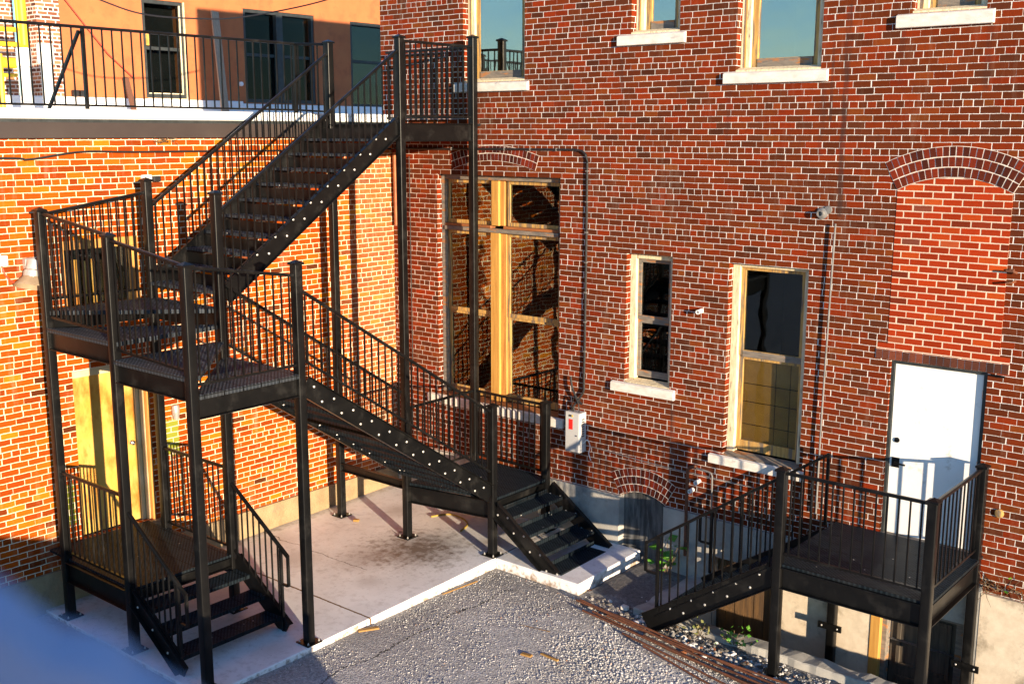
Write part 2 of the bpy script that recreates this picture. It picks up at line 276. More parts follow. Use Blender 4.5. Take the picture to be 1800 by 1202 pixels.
def grip_mat(name='grip_steel_plate', lo=(.005, .008, .011), hi=(.030, .044, .058)):
    """perforated non-slip steel plank: rows of small raised round buttons"""
    s = NT(name); g = s.pos(); P = g.outputs['Position']; sp = s.n('ShaderNodeSeparateXYZ', {0: P})
    a = s.ma('SINE', s.ma('MULTIPLY', sp.outputs[0], 2*math.pi/.058)); b = s.ma('SINE', s.ma('MULTIPLY', sp.outputs[1], 2*math.pi/.046))
    pt = s.ma('MULTIPLY', a, b); n1 = s.noise(P, 7, 5); n2 = s.noise(P, 90, 3, .7); n3 = s.noise(P, 2.2, 5, .7)
    nz_ = s.n('ShaderNodeSeparateXYZ', {0: g.outputs['True Normal']}).outputs[2]
    f = s.ma('MULTIPLY', s.n('ShaderNodeMapRange', {0: pt, 1: .0, 2: .5, 3: 0., 4: 1.}).outputs[0], s.ma('ADD', .35, s.ma('MULTIPLY', s.ma('ABSOLUTE', nz_), .65)))
    pl = s.ma('LESS_THAN', s.ma('FLOORED_MODULO', sp.outputs[1], .24), .012)
    col = s.mix(f, lo, hi); col = s.mix(s.ma('MULTIPLY', s.n('ShaderNodeMapRange', {0: n1, 1: .5, 2: .7, 3: 0., 4: 1.}).outputs[0], .3), col, (.030, .034, .038))
    col = s.mix(s.ma('MULTIPLY', s.n('ShaderNodeMapRange', {0: n3, 1: .52, 2: .7, 3: 0., 4: 1.}).outputs[0], .35), col, (.045, .043, .042))
    col = s.mix(pl, col, (.001, .001, .001))
    vo = s.n('ShaderNodeTexVoronoi', {'Vector': P, 'Scale': 9.}); sc_ = s.n('ShaderNodeSeparateColor', {0: vo.outputs['Color']})
    glint = s.ma('MULTIPLY', s.ma('LESS_THAN', vo.outputs['Distance'], .075), s.ma('GREATER_THAN', sc_.outputs[0], .72))
    col = s.mix(glint, col, (.55, .52, .48))  # bright specks painted in as sparkle on the steel
    s.bsdf(col, s.fmix(n2, .3, .65), 0., s.ma('ADD', f, s.ma('MULTIPLY', n2, .3)), .8, .006, .07); return s.m
M['grip'] = grip_mat(); M['grip_sunlit'] = grip_mat('sunlit_grip_plate', (.022, .027, .034), (.10, .115, .135))  # second plate is a brighter copy, sunlit sheen put into its colour

def gravel_mat():
    s = NT('loose_stone'); g = s.pos()
    col = s.ramp(g.outputs['Random Per Island'], [(0., (.22, .215, .21)), (.45, (.44, .43, .42)), (.8, (.56, .54, .52)), (.95, (.68, .66, .64)), (.97, (.30, .15, .07)), (1., (.7, .67, .64))])
    s.bsdf(col, .9, bump=s.noise(g.outputs['Position'], 200, 3), bstr=.3, bdist=.004, spec=.3); return s.m
M['gravel'] = gravel_mat()
def crumb_mat():
    s = NT('plaster_crumbs'); g = s.pos()
    col = s.ramp(g.outputs['Random Per Island'], [(0., (.05, .045, .042)), (.40, (.14, .13, .12)), (.62, (.36, .34, .32)), (.80, (.62, .60, .58)), (.90, (.78, .77, .76)), (.93, (.30, .10, .04)), (1., (.14, .10, .06))])
    s.bsdf(col, .9, spec=.3); return s.m
M['crumbs'] = crumb_mat()

def glass_mat(name, refl, tint, fk=1., gc=(.92, .97, .97)):
    s = NT(name); P = s.pos().outputs['Position']
    wav = s.noise(P, 1.6, 2)
    bn = s.n('ShaderNodeBump', {'Height': wav, 'Strength': .10, 'Distance': .03})
    gl = s.n('ShaderNodeBsdfGlossy', {'Color': (*gc, 1), 'Roughness': .015, 'Normal': bn.outputs[0]})
    tr = s.n('ShaderNodeBsdfTransparent', {'Color': (*tint, 1)})
    fr = s.n('ShaderNodeFresnel', {'IOR': 1.5})
    fac = s.ma('MINIMUM', s.ma('ADD', s.ma('MULTIPLY', fr.outputs[0], fk), refl), 1.0)
    mx = s.n('ShaderNodeMixShader', {0: fac, 1: tr.outputs[0], 2: gl.outputs[0]})
    s.t.links.new(mx.outputs[0], s.out.inputs[0]); return s.m
M['glass'] = glass_mat('window_glass', .035, (.75, .8, .8))
M['glass_dark'] = glass_mat('dark_window_glass', .02, (.8, .82, .8), .6)
M['glass_dim'] = glass_mat('dusty_dark_glass', .0, (.6, .65, .65), .14)
M['glass_sky'] = glass_mat('upper_window_glass', .40, (.7, .75, .75), 1., (1., .92, .82))

# ------------------------------------------------------------------ mesh helpers
class MB:
    def __init__(s): s.v, s.f = [], []
    def add(s, vs, fs):
        o = len(s.v); s.v += [tuple(p) for p in vs]; s.f += [tuple(i+o for i in f) for f in fs]; return s
    def box(s, x0, y0, z0, x1, y1, z1):
        x0, x1 = sorted((x0, x1)); y0, y1 = sorted((y0, y1)); z0, z1 = sorted((z0, z1))
        return s.add([(x0,y0,z0),(x1,y0,z0),(x1,y1,z0),(x0,y1,z0),(x0,y0,z1),(x1,y0,z1),(x1,y1,z1),(x0,y1,z1)],
                     [(0,3,2,1),(4,5,6,7),(0,1,5,4),(1,2,6,5),(2,3,7,6),(3,0,4,7)])
    def bar(s, a, b, w, h, up=(0,0,1), chamf=0):
        """rectangular bar from a to b, w across, h along up"""
        a, b = Vector(a), Vector(b); d = (b-a).normalized(); u = Vector(up)
        if abs(d.dot(u)) > .98: u = Vector((0,1,0))
        side = d.cross(u).normalized(); u = side.cross(d).normalized()
        prof = [(-w/2,-h/2),(w/2,-h/2),(w/2,h/2),(-w/2,h/2)] if not chamf else rounded(w, h, chamf)
        n = len(prof)
        vs = [a+side*p+u*q for p, q in prof]+[b+side*p+u*q for p, q in prof]
        fs = [(i,(i+1)%n,n+(i+1)%n,n+i) for i in range(n)]+[tuple(range(n-1,-1,-1)),tuple(range(n,2*n))]
        return s.add(vs, fs)
    def tube(s, pts, r, n=8, taper=None):
        pts = [Vector(p) for p in pts]; rings = []
        prev = None
        for i, p in enumerate(pts):
            d = (pts[min(i+1, len(pts)-1)]-pts[max(i-1, 0)]).normalized()
            ref = Vector((0,0,1)) if abs(d.z) < .9 else Vector((0,1,0))
            a = d.cross(ref).normalized()
            if prev is not None and a.dot(prev) < 0: a = -a
            prev = a; b = d.cross(a)
            rr = r if taper is None else r*(1+(taper-1)*i/(len(pts)-1))
            rings.append([p+a*math.cos(2*math.pi*k/n)*rr+b*math.sin(2*math.pi*k/n)*rr for k in range(n)])
        vs = [q for g in rings for q in g]
        fs = [(i*n+k, i*n+(k+1)%n, (i+1)*n+(k+1)%n, (i+1)*n+k) for i in range(len(pts)-1) for k in range(n)]
        fs += [tuple(range(n-1,-1,-1)), tuple(range((len(pts)-1)*n, len(pts)*n))]
        return s.add(vs, fs)
    def lathe(s, c, prof, n=20, axis=(0,0,1)):
        ax = Vector(axis).normalized(); ref = Vector((1,0,0)) if abs(ax.x) < .9 else Vector((0,1,0))
        a = ax.cross(ref).normalized(); b = ax.cross(a); c = Vector(c)
        vs = [c+ax*z+(a*math.cos(2*math.pi*k/n)+b*math.sin(2*math.pi*k/n))*r for r, z in prof for k in range(n)]
        fs = [(i*n+k, i*n+(k+1)%n, (i+1)*n+(k+1)%n, (i+1)*n+k) for i in range(len(prof)-1) for k in range(n)]
        if prof[0][0] > 1e-6: fs.append(tuple(range(n-1,-1,-1)))
        if prof[-1][0] > 1e-6: fs.append(tuple(range((len(prof)-1)*n, len(prof)*n)))
        return s.add(vs, fs)
    def prism(s, poly, z0, z1):
        """poly in xy, extruded in z"""
        n = len(poly)
        return s.add([(x,y,z0) for x,y in poly]+[(x,y,z1) for x,y in poly],
                     [(i,(i+1)%n,n+(i+1)%n,n+i) for i in range(n)]+[tuple(range(n-1,-1,-1)),tuple(range(n,2*n))])
    def prism_y(s, poly, y0, y1):
        """poly in xz, extruded in y"""
        n = len(poly)
        return s.add([(x,y0,z) for x,z in poly]+[(x,y1,z) for x,z in poly],
                     [(i,(i+1)%n,n+(i+1)%n,n+i) for i in range(n)]+[tuple(range(n-1,-1,-1)),tuple(range(n,2*n))])
    def build(s, name, mat, parent=None, bevel=0, smooth=False, seg=1):
        me = bpy.data.meshes.new(name)
        off = world_of(parent) if parent is not None else Vector((0,0,0))
        me.from_pydata([tuple(Vector(p)-off) for p in s.v], [], s.f); me.update()
        bm = bmesh.new(); bm.from_mesh(me); bmesh.ops.recalc_face_normals(bm, faces=bm.faces); bm.to_mesh(me); bm.free()
        me.materials.append(mat)
        o = bpy.data.objects.new(name, me); COL.objects.link(o)
        if parent is not None: o.parent = parent
        if bevel:
            md = o.modifiers.new('bevel', 'BEVEL'); md.width = bevel; md.segments = seg; md.limit_method = 'ANGLE'; md.angle_limit = R(40)
        if smooth:
            for p in me.polygons: p.use_smooth = True
            try: me.set_sharp_from_angle(angle=R(38))
            except Exception: pass
        return o

def world_of(o):
    v = Vector((0,0,0))
    while o is not None: v += o.location; o = o.parent
    return v
def rounded(w, h, r, k=3):
    out = []
    for cx, cy, a0 in ((w/2-r, h/2-r, 0), (-w/2+r, h/2-r, 90), (-w/2+r, -h/2+r, 180), (w/2-r, -h/2+r, 270)):
        for i in range(k+1):
            a = R(a0+90*i/k); out.append((cx+r*math.cos(a), cy+r*math.sin(a)))
    return out
def tag(o, label=None, cat=None, group=None, kind=None):
    for k, v in (('label', label), ('category', cat), ('group', group), ('kind', kind)):
        if v: o[k] = v
    return o
def thing(name, label, cat, loc=(0,0,0), group=None):
    o = bpy.data.objects.new(name, None); COL.objects.link(o); o.location = loc; o.empty_display_size = .2
    return tag(o, label, cat, group)

def wall_holes(mb, axis, lo, hi, holes, front, back, depth_of=None):
    """rectangular wall u in lo[0]..hi[0], z in lo[1]..hi[1] with rectangular holes (u0,u1,z0,z1); front/back are the plane positions"""
    us = sorted({lo[0], hi[0], *[h[0] for h in holes], *[h[1] for h in holes]}); us = [u for u in us if lo[0] <= u <= hi[0]]
    zs = sorted({lo[1], hi[1], *[h[2] for h in holes], *[h[3] for h in holes]}); zs = [z for z in zs if lo[1] <= z <= hi[1]]
    inside = lambda u, z: any(h[0] < u < h[1] and h[2] < z < h[3] for h in holes)
    P = (lambda u, z, d: (u, d, z)) if axis == 'y' else (lambda u, z, d: (d, u, z))
    def quad(a, b, c, d): mb.add([a, b, c, d], [(0,1,2,3)])
    nu, nz = len(us)-1, len(zs)-1
    solid = [[not inside((us[i]+us[i+1])/2, (zs[j]+zs[j+1])/2) for j in range(nz)] for i in range(nu)]
    for i in range(nu):
        for j in range(nz):
            if not solid[i][j]: continue
            a, b, c, d = us[i], us[i+1], zs[j], zs[j+1]
            quad(P(a,c,front), P(b,c,front), P(b,d,front), P(a,d,front)); quad(P(a,c,back), P(a,d,back), P(b,d,back), P(b,c,back))
            for (di, dj, e) in ((-1,0,((a,c),(a,d))), (1,0,((b,d),(b,c))), (0,-1,((b,c),(a,c))), (0,1,((a,d),(b,d)))):
                ii, jj = i+di, j+dj
                if not (0 <= ii < nu and 0 <= jj < nz) or not solid[ii][jj]:
                    (u1,z1),(u2,z2) = e; quad(P(u1,z1,front), P(u2,z2,front), P(u2,z2,back), P(u1,z1,back))
    return mb

def weld(o, d=.0005):
    bm = bmesh.new(); bm.from_mesh(o.data); bmesh.ops.remove_doubles(bm, verts=bm.verts, dist=d); bmesh.ops.recalc_face_normals(bm, faces=bm.faces); bm.to_mesh(o.data); bm.free(); return o

# ================================================================== RED BRICK BUILDING (wall in the plane y = 0)
HOLES = dict(w1=(1.535,2.705,6.595,8.9), w2=(4.50,5.235,7.13,8.9), w3=(6.045,7.155,6.60,8.9), w4=(8.19,8.975,7.155,8.9),
             w5=(.965,3.36,1.78,5.243), w6=(4.50,5.226,2.487,4.27), w7=(6.06,7.135,1.735,4.252), door=(8.20,9.285,1.165,3.285))
red = thing('red_brick_building', 'dark red brick building with stone sills and a white back door', 'building')
arch_cols = []
ax0, ax1, aspr, arise = 4.475, 5.21, .83, .10
hw = (ax1-ax0)/2; aR = (hw*hw+arise*arise)/(2*arise)
for k in range(12):
    u0 = ax0+(ax1-ax0)*k/12; u1 = ax0+(ax1-ax0)*(k+1)/12; um = (u0+u1)/2-(ax0+ax1)/2
    arch_cols.append((u0-(.006 if k == 0 else 0), u1+(.006 if k == 11 else 0), .6, aspr+.02+math.sqrt(aR*aR-um*um)-(aR-arise)))
wb = MB(); wall_holes(wb, 'y', (-.22, .60), (16., 10.6), list(HOLES.values())+arch_cols, 0., .30)
wall = weld(wb.build('wall', M['brick_b'], red))
sw = MB(); sw.box(-.22, .302, 3.0, .08, 14., 10.6); sw.build('side_wall', M['brick_b'], red)
# foundation: concrete base standing 4 cm proud, with openings for basement hatch, boarded opening and basement door
fb = MB(); wall_holes(fb, 'y', (.0, -2.4), (9.42, .835), [(ax0, ax1, -.3, .9), (6.02, 6.98, -1.7, .33), (8.18, 9.26, -2.4, .33)], -.04, .28)
weld(fb.build('foundation', M['found'], red), .0005)
pb = MB(); pb.box(9.421, -.045, -2.4, 16., .28, .76); pb.build('plaster_base', M['plaster'], red)
br = MB(); br.box(9.42, -.012, .761, 16., .27, .84); 
pp = MB(); pp.box(7.0, -.046, -2.3, 8.178, -.0402, .60); pp.build('plaster_panel', M['plaster'], red)
# basement hatch: sooty plywood recessed in the arched opening
hb = MB(); hb.prism_y([(ax0-.02, -.2), (ax1+.02, -.2), (ax1+.02, 1.0), (ax0-.02, 1.0)], .10, .13); hb.build('basement_hatch', M['plywood_dark'], red)
# boarded basement opening and old panelled basement door
bo = MB()
for k in range(7): bo.box(6.02+k*.138, .07+(k%2)*.006, -1.8, 6.02+k*.138+.132, .10, .34)
bo.build('boarded_opening', M['old_board_brown'], red)
bd = MB(); bd.box(8.36, .16, -2.4, 9.16, .20, .30)
bdo = bd.build('basement_door', M['wood_dark'], red)
for i, (a, b) in enumerate(((-1.30, -.62), (-.50, .20))):
    pn = MB(); 
    for sx in ((8.44, 8.49), (9.03, 9.08)): pn.box(sx[0], .135, a, sx[1], .159, b)
    pn.box(8.491, .135, b-.05, 9.029, .159, b); pn.box(8.491, .135, a, 9.029, .159, a+.05); pn.build('door_panel', M['wood_dark'], bdo, bevel=.004)
df = MB(); df.box(8.18, -.055, -2.4, 8.30, .06, .33); df.build('basement_door_post', M['wood_lumber'], red, bevel=.004)
df2 = MB(); df2.box(8.301, .02, -2.4, 8.355, .15, .33); df2.box(9.165, .02, -2.4, 9.26, .15, .33); df2.box(8.356, .02, .28, 9.164, .15, .33); df2.build('basement_door_frame', M['wood_grey'], red)

def ring(mb_brick, mb_mortar, cx, zs, half, rise, rings, t=.113, y=-.006, wbk=.072, ymort=-.003):
    """segmental arch of header bricks: rings of separate wedges over a mortar bed"""
    Rr = (half*half+rise*rise)/(2*rise); zc = zs+rise-Rr; a0 = math.asin(half/Rr)
    for k in range(rings):
        r0 = Rr+k*t; r1 = r0+t; n = max(5, int(round(2*a0*(r0+t/2)/wbk)))
        for i in range(n):
            g = .011/r1
            b0 = -a0+2*a0*i/n+g/2; b1 = -a0+2*a0*(i+1)/n-g/2
            q = [(cx+r*math.sin(b)+random.uniform(-.002,.002), zc+r*math.cos(b)+random.uniform(-.002,.002)) for r, b in ((r0+.006,b0),(r0+.006,b1),(r1-.006,b1),(r1-.006,b0))]
            mb_brick.prism_y(q, y+random.uniform(-.002,.001), .02)
    m = 24
    inner = [(cx+Rr*math.sin(-a0+2*a0*i/m), zc+Rr*math.cos(-a0+2*a0*i/m)) for i in range(m+1)]
    Ro = Rr+rings*t
    outer = [(cx+Ro*math.sin(-a0+2*a0*i/m), zc+Ro*math.cos(-a0+2*a0*i/m)) for i in range(m+1)]
    for i in range(m):
        mb_mortar.prism_y([inner[i], inner[i+1], outer[i+1], outer[i]], ymort, .015)
def arch_part(name, *a, **k):
    b, m = MB(), MB(); ring(b, m, *a, **k); o = m.build(name, M['mortar'], red); b.build('arch_brick', M['arch'], o); return o
arch_part('infill_arch', 8.77, 5.235, .625, .155, 3)
arch_part('hatch_arch', (ax0+ax1)/2, .85, hw, arise, 3)
arch_part('window_arch', 2.11, 5.33, .80, .13, 2)
# newer brick filling the old arched opening above the door
Ri = (.62**2+.15**2)/(2*.15); zc = 5.235+.15-Ri
poly = [(8.15, 3.472), (9.392, 3.472), (9.392, 5.235)]+[(8.77+Ri*math.sin(a), zc+Ri*math.cos(a)) for a in [math.asin(.62/Ri)*(1-2*i/16) for i in range(1,16)]]+[(8.15, 5.235)]
ib = MB(); ib.prism_y(poly, -.0045, .01); ib.box(8.02, -.0040, 3.398, 9.50, .01, 3.4715); ib.build('brick_infill', M['infill'], red)
# soldier course lintel over the door
lb, lm = MB(), MB(); n = 19; lm.box(8.015, -.003, 3.287, 9.505, .015, 3.397)
for i in range(n):
    x = 8.02+1.48*i/n; lb.box(x+.004, -.009+random.uniform(-.002,.002), 3.289, x+1.48/n-.004, .02, 3.394+random.uniform(-.003,.002))
lo = lm.build('door_lintel', M['mortar'], red); lb.build('soldier_brick', M['soldier'], lo)

def sill(x0, x1, z0, z1, par, out=-.055, back=.14, slope=.02):
    m = MB(); m.add([(x0,out,z0),(x1,out,z0),(x1,-.001,z0),(x0,-.001,z0),(x0,out,z1-slope),(x1,out,z1-slope),(x1,-.001,z1),(x0,-.001,z1)],
                    [(0,3,2,1),(4,5,6,7),(0,1,5,4),(1,2,6,5),(2,3,7,6),(3,0,4,7)])
    return m.build('sill', M['sill'], par, bevel=.006)
def inner_sill(x0, x1, z, par, mat, y0=.0, y1=.17):
    m = MB(); m.add([(x0,y0,z-.02),(x1,y0,z-.02),(x1,y1,z-.02),(x0,y1,z-.02),(x0,y0,z),(x1,y0,z),(x1,y1,z+.035),(x0,y1,z+.035)],
                    [(0,3,2,1),(4,5,6,7),(0,1,5,4),(1,2,6,5),(2,3,7,6),(3,0,4,7)])
    return m.build('sill_board', mat, par)
def frame_mb(x0, x1, z0, z1, l, r, t, b, y0, y1):
    m = MB(); m.box(x0, y0, z0, x0+l, y1, z1); m.box(x1-r, y0, z0, x1, y1, z1)
    if t: m.box(x0+l+.0005, y0, z1-t, x1-r-.0005, y1, z1)
    if b: m.box(x0+l+.0005, y0, z0, x1-r-.0005, y1, z0+b)
    return m
def pane(x0, x1, z0, z1, y, par, mat):
    m = MB(); m.box(x0, y, z0, x1, y+.006, z1); return m.build('pane', mat, par)
def room(x0, x1, z0, z1, mat, y0=.304, y1=2.2):
    m = MB(); xa, xb, za, zb = x0-.3, x1+.3, z0-.3, z1+.3
    v = [(xa,y0,za),(xb,y0,za),(xb,y1,za),(xa,y1,za),(xa,y0,zb),(xb,y0,zb),(xb,y1,zb),(xa,y1,zb)]
    m.add(v, [(0,1,2,3),(4,5,6,7),(1,2,6,5),(2,3,7,6),(3,0,4,7)]); return m.build('room', mat, red)

# upper storey windows: only their lower part is in the photograph
for key, sl, lab in (('w1', (1.367,2.795,6.456,6.59), 'sill'), ('w2', (4.307,5.338,6.986,7.125), ''), ('w3', (5.898,7.257,6.458,6.60), ''), ('w4', (8.025,9.066,7.0,7.152), '')):
    x0, x1, z0, z1 = HOLES[key]
    w = frame_mb(x0, x1, z0+.035, z1, .13, .10, .1, .0, .11, .20).build('window', M['wood_cream'], red, bevel=.006)
    st = frame_mb(x0+.131, x1-.101, z0+.04, z0+1.6, .085, .07, .07, .12, .15, .195).build('sash', M['wood_y'], w, bevel=.005)
    frame_mb(x0+.131, x1-.101, z0+1.6, z1-.1, .07, .07, .07, .06, .175, .21).build('sash', M['wood_y'], w)
    pn = pane(x0+.21, x1-.165, z0+.15, z0+1.55, .172, w, M['glass_sky'])
    if key == 'w1':   # the old pane sits a little crooked in its sash
        pv = Vector(((x0+x1)/2, .18, z0+.8)); pn.data.transform(Matrix.Translation(pv) @ Matrix.Rotation(R(3.0),4,'Z') @ Matrix.Translation(-pv))
    sb = MB(); sb.box(x0+.215, .140, z0+.045, x1-.175, .1495, z0+.155); sb.build('bottom_rail', M['wood_grey'], st)
    ln = MB(); ln.box(x0+.055, .1, z0+.04, x0+.075, .1098, z1-.1); ln.build('jamb_bead', M['wood_y'], w)
    inner_sill(x0+.001, x1-.001, z0+.02, w, M['wood_cream'], .0, .11)
    sill(*sl[:2], *sl[2:], w)
    room(x0, x1, z0, z1, M['room'])

# the big two-light window with transoms
x0, x1, z0, z1 = HOLES['w5']
w = frame_mb(x0, x1, z0+.03, z1, .085, .085, .075, .0, .10, .24).build('window', M['wood_grey'], red, bevel=.006)
m = MB(); m.box(1.985, .085, z0+.035, 2.155, .19, 4.395); m.box(2.0, .085, 4.50, 2.14, .19, 5.165); m.build('mullion', M['wood_lumber'], w, bevel=.005)
m = MB(); m.box(2.156, .13, z0+.035, 2.26, .20, 4.395); m.box(2.141, .13, 4.50, 2.22, .20, 5.165); m.build('mullion', M['jamb_orange'], w, bevel=.005)
m = MB(); m.box(1.051, .07, 4.396, 3.274, .20, 4.455); m.build('transom', M['wood_grey'], w, bevel=.006)
m = MB(); m.box(1.052, .085, 4.456, 1.99, .20, 4.499); m.box(2.23, .085, 4.456, 3.273, .20, 4.499); m.build('transom_bead', M['wood_orange'], w, bevel=.008)
for (a, b) in ((1.052, 1.984), (2.262, 3.273)):
    up = frame_mb(a, b, 4.50, 5.165, .05, .05, .05, .055, .15, .19).build('sash', M['wood_y'], w, bevel=.004); 
    pane(a+.05, b-.05, 4.555, 5.115, .172, up, M['glass'])
    ls = frame_mb(a, b, 3.13, 4.39, .055, .05, .05, .06, .15, .185).build('sash', M['wood_y'], w, bevel=.004); pane(a+.05, b-.05, 3.185, 4.345, .168, ls, M['glass'])
    l2 = frame_mb(a, b, z0+.05, 3.129, .055, .05, .04, .11, .165, .20).build('sash', M['wood_y'], w, bevel=.004); pane(a+.05, b-.05, z0+.155, 3.095, .184, l2, M['glass'])
cu = MB()
pts = [(1.10, 3.75), (1.24, 3.76), (1.225, 3.6), (1.255, 3.5), (1.215, 3.42), (1.25, 3.3), (1.235, 2.9), (1.25, 2.3), (1.24, 2.0), (1.10, 2.0)]
cu.prism_y(pts, .26, .275); cu.build('curtain', M['cloth'], w)
for i in range(3):
    a = at((796+i*14, 665), 1, .23); bk = MB(); bk.bar((a.x, .24, 1.94), (a.x-.13, .24, 2.14), .05, .05, (0,1,0)); bk.build('wood_offcut', M['cloth'], w)
inner_sill(x0+.001, x1-.001, z0+.0, w, M['wood_orange'], .0, .16)
sill(.75, 3.475, 1.636, 1.779, w)
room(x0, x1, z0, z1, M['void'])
# narrow double-hung window
x0, x1, z0, z1 = HOLES['w6']
w = frame_mb(x0, x1, z0+.04, z1, .095, .09, .075, .0, .10, .20).build('window', M['wood_cream'], red, bevel=.006)
s1 = frame_mb(x0+.096, x1-.091, 3.36, z1-.076, .05, .05, .05, .055, .15, .19).build('sash', M['wood_grey'], w); pane(x0+.14, x1-.135, 3.41, z1-.12, .172, s1, M['glass'])
s2 = frame_mb(x0+.096, x1-.091, z0+.07, 3.359, .05, .05, .05, .09, .165, .205).build('sash', M['wood_grey'], w); pane(x0+.14, x1-.135, z0+.155, 3.315, .186, s2, M['glass'])
inner_sill(x0+.001, x1-.001, z0+.01, w, M['wood_cream'], .0, .16)
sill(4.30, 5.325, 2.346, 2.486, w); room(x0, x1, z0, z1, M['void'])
# tall window, lower light boarded behind the glass
x0, x1, z0, z1 = HOLES['w7']
w = frame_mb(x0, x1, z0+.04, z1, .105, .09, .05, .0, .10, .20).build('window', M['wood_cream'], red, bevel=.006)
s1 = frame_mb(x0+.106, x1-.091, 3.06, z1-.051, .055, .05, .04, .07, .14, .185).build('sash', M['wood_y'], w); pane(x0+.156, x1-.135, 3.12, z1-.085, .166, s1, M['glass_dark'])
s2 = frame_mb(x0+.106, x1-.091, z0+.07, 3.059, .055, .05, .05, .13, .16, .205).build('sash', M['wood_y'], w); pane(x0+.156, x1-.135, z0+.195, 3.015, .186, s2, M['glass_dark'])
mr = MB(); mr.box(x0+.163, .134, 3.045, x1-.10, .1395, 3.125); mr.build('meeting_rail', M['wood_grey'], s1)
pl = MB(); xs = [x0+.10, x0+.60, x0+.80, x1]; zs = [1.80, 2.14, 2.44, 2.68, 3.05]
for i in range(3):
    for j in range(4): pl.box(xs[i]+.005, .225, zs[j]+.005, xs[i+1]-.005, .235, zs[j+1]-.005)
pl.build('plywood_board', M['ply'], w)
inner_sill(x0+.001, x1-.001, z0+.01, w, M['wood_grey'], .0, .16)
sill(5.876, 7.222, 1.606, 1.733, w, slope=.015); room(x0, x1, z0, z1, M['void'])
# white steel door
x0, x1, z0, z1 = HOLES['door']
fr = frame_mb(x0+.001, x1-.001, z0, z1-.001, .035, .045, .04, 0, .03, .16).build('door_frame', M['darktrim'], red)
dm = MB(); dm.box(x0+.04, .055, z0+.025, x1-.05, .10, z1-.045); dr = dm.build('white_door', M['white'], red, bevel=.004)
th = MB(); th.box(x0+.001, -.02, z0-.02, x1-.001, .16, z0+.022); th.build('threshold', M['wood_grey'], red)
hd = MB(); hx = x0+.115; hd.lathe((hx, .055, 2.06), [(.034,-.0),(.034,.012),(.014,.014),(.014,.05)], 14, (0,-1,0)); hd.bar((hx, .008, 2.06), (hx+.13, .008, 2.055), .018, .018)
hd.box(hx-.045, .045, 2.0, hx+.045, .0545, 2.12); hd.build('door_handle', M['steel'], dr, smooth=True)
for hz in (1.42, 2.2, 3.02):
    hg = MB(); hg.lathe((x1-.048, .050, hz-.05), [(.009,0),(.009,.10)], 8); hg.build('hinge', M['chrome'], dr)
dbm = MB(); dbm.lathe((hx, .055, 2.33), [(.032,0),(.03,.012),(.015,.016)], 14, (0,-1,0)); dbm.build('deadbolt', M['steel'], dr, smooth=True)

# ================================================================== ORANGE BRICK BUILDING (wall in the plane x = 0)
orb = thing('orange_brick_building', 'low flat roofed orange brick building with a brown fascia and yellow door', 'building')
AH = dict(door=(-5.62, -4.56, .72, 2.93), win=(-5.62, -4.60, 3.72, 4.53))
ab = MB(); wall_holes(ab, 'x', (-9.5, .40), (-.002, 5.80), list(AH.values()), 0., -.30); weld(ab.build('wall', M['brick_a'], orb))
fa = MB(); wall_holes(fa, 'x', (-9.5, -.30), (-.002, .43), [], .045, -.25); fa.build('concrete_base', M['found_a'], orb, bevel=.01)
fc = MB(); fc.box(-.1, -12., 5.80, .075, -.002, 5.985); fc.box(-.1, -12., 5.795, .055, -.002, 5.80); fc.build('fascia', M['fascia'], orb, bevel=.004)
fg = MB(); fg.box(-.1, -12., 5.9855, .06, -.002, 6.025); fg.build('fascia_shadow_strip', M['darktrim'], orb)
rf = MB(); rf.box(-14.5, -12., 5.99, -.1005, -.01, 6.10); rf.box(-14.5, -.0095, 5.99, -.2305, 16., 6.0995); rf.box(-.30, -12., 6.1005, .05, -.002, 6.145); rf.box(-.1, -12., 6.0255, .05, -.002, 6.1000); rf.build('roof', M['membrane'], orb, bevel=.01)
y0, y1, z0, z1 = AH['door']
dd = MB(); dd.box(-.165, y0+.02, z0+.02, -.12, -4.72, z1-.10); ydoor = dd.build('yellow_door', M['doorwood'], orb, bevel=.004)
kb = MB(); kb.lathe((-.12, -4.80, 1.82), [(.03,0),(.03,.008),(.012,.012),(.012,.03),(.030,.045),(.030,.06),(.012,.07)], 14, (1,0,0)); kb.build('door_knob', M['chrome'], ydoor, smooth=True)
fj = MB(); fj.box(-.20, -4.715, z0, -.10, -4.66, z1); fj.box(-.20, -4.655, z0, -.06, -4.61, z1-.001); fj.box(-.2, y0, z1-.095, -.02, -4.72, z1); fj.build('door_frame', M['creamdoor'], orb, bevel=.004)
fj = MB(); fj.box(-.16, -4.605, z0, -.005, -4.561, z1-.001); fj.build('door_jamb', M['jamb_orange'], orb, bevel=.004)
fj = MB(); fj.box(-.28, y0-.1, .45, .06, -4.48, .718); fj.build('door_step', M['found_a'], orb, bevel=.01)
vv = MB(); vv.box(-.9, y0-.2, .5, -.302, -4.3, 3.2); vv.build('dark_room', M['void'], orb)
y0, y1, z0, z1 = AH['win']
wf = MB(); wf.box(-.12, y0, z1-.085, .012, y1, z1+.03); wf.box(-.12, -4.72, z0, .012, y1, z1-.086); wf.box(-.12, y0, z0, -.04, y0+.04, z1-.086)
wo = wf.build('window', M['jamb_orange'], orb, bevel=.004)
for k, (a, wd) in enumerate(((-5.46, .07), (-5.32, .04), (-5.20, .045), (-5.02, .05), (-4.93, .03))):
    sm = MB(); sm.box(-.115, a, z0+.02, -.10, a+wd, z1-.22-random.uniform(0,.05)); sm.build('reflection_bar', M['doorwood'], wo)  # yellow bars stand in for bright reflections in the glass
pm = MB(); pm.box(-.16, y0+.04, z0, -.154, -4.72, z1-.087); pm.build('pane', M['glass'], wo)
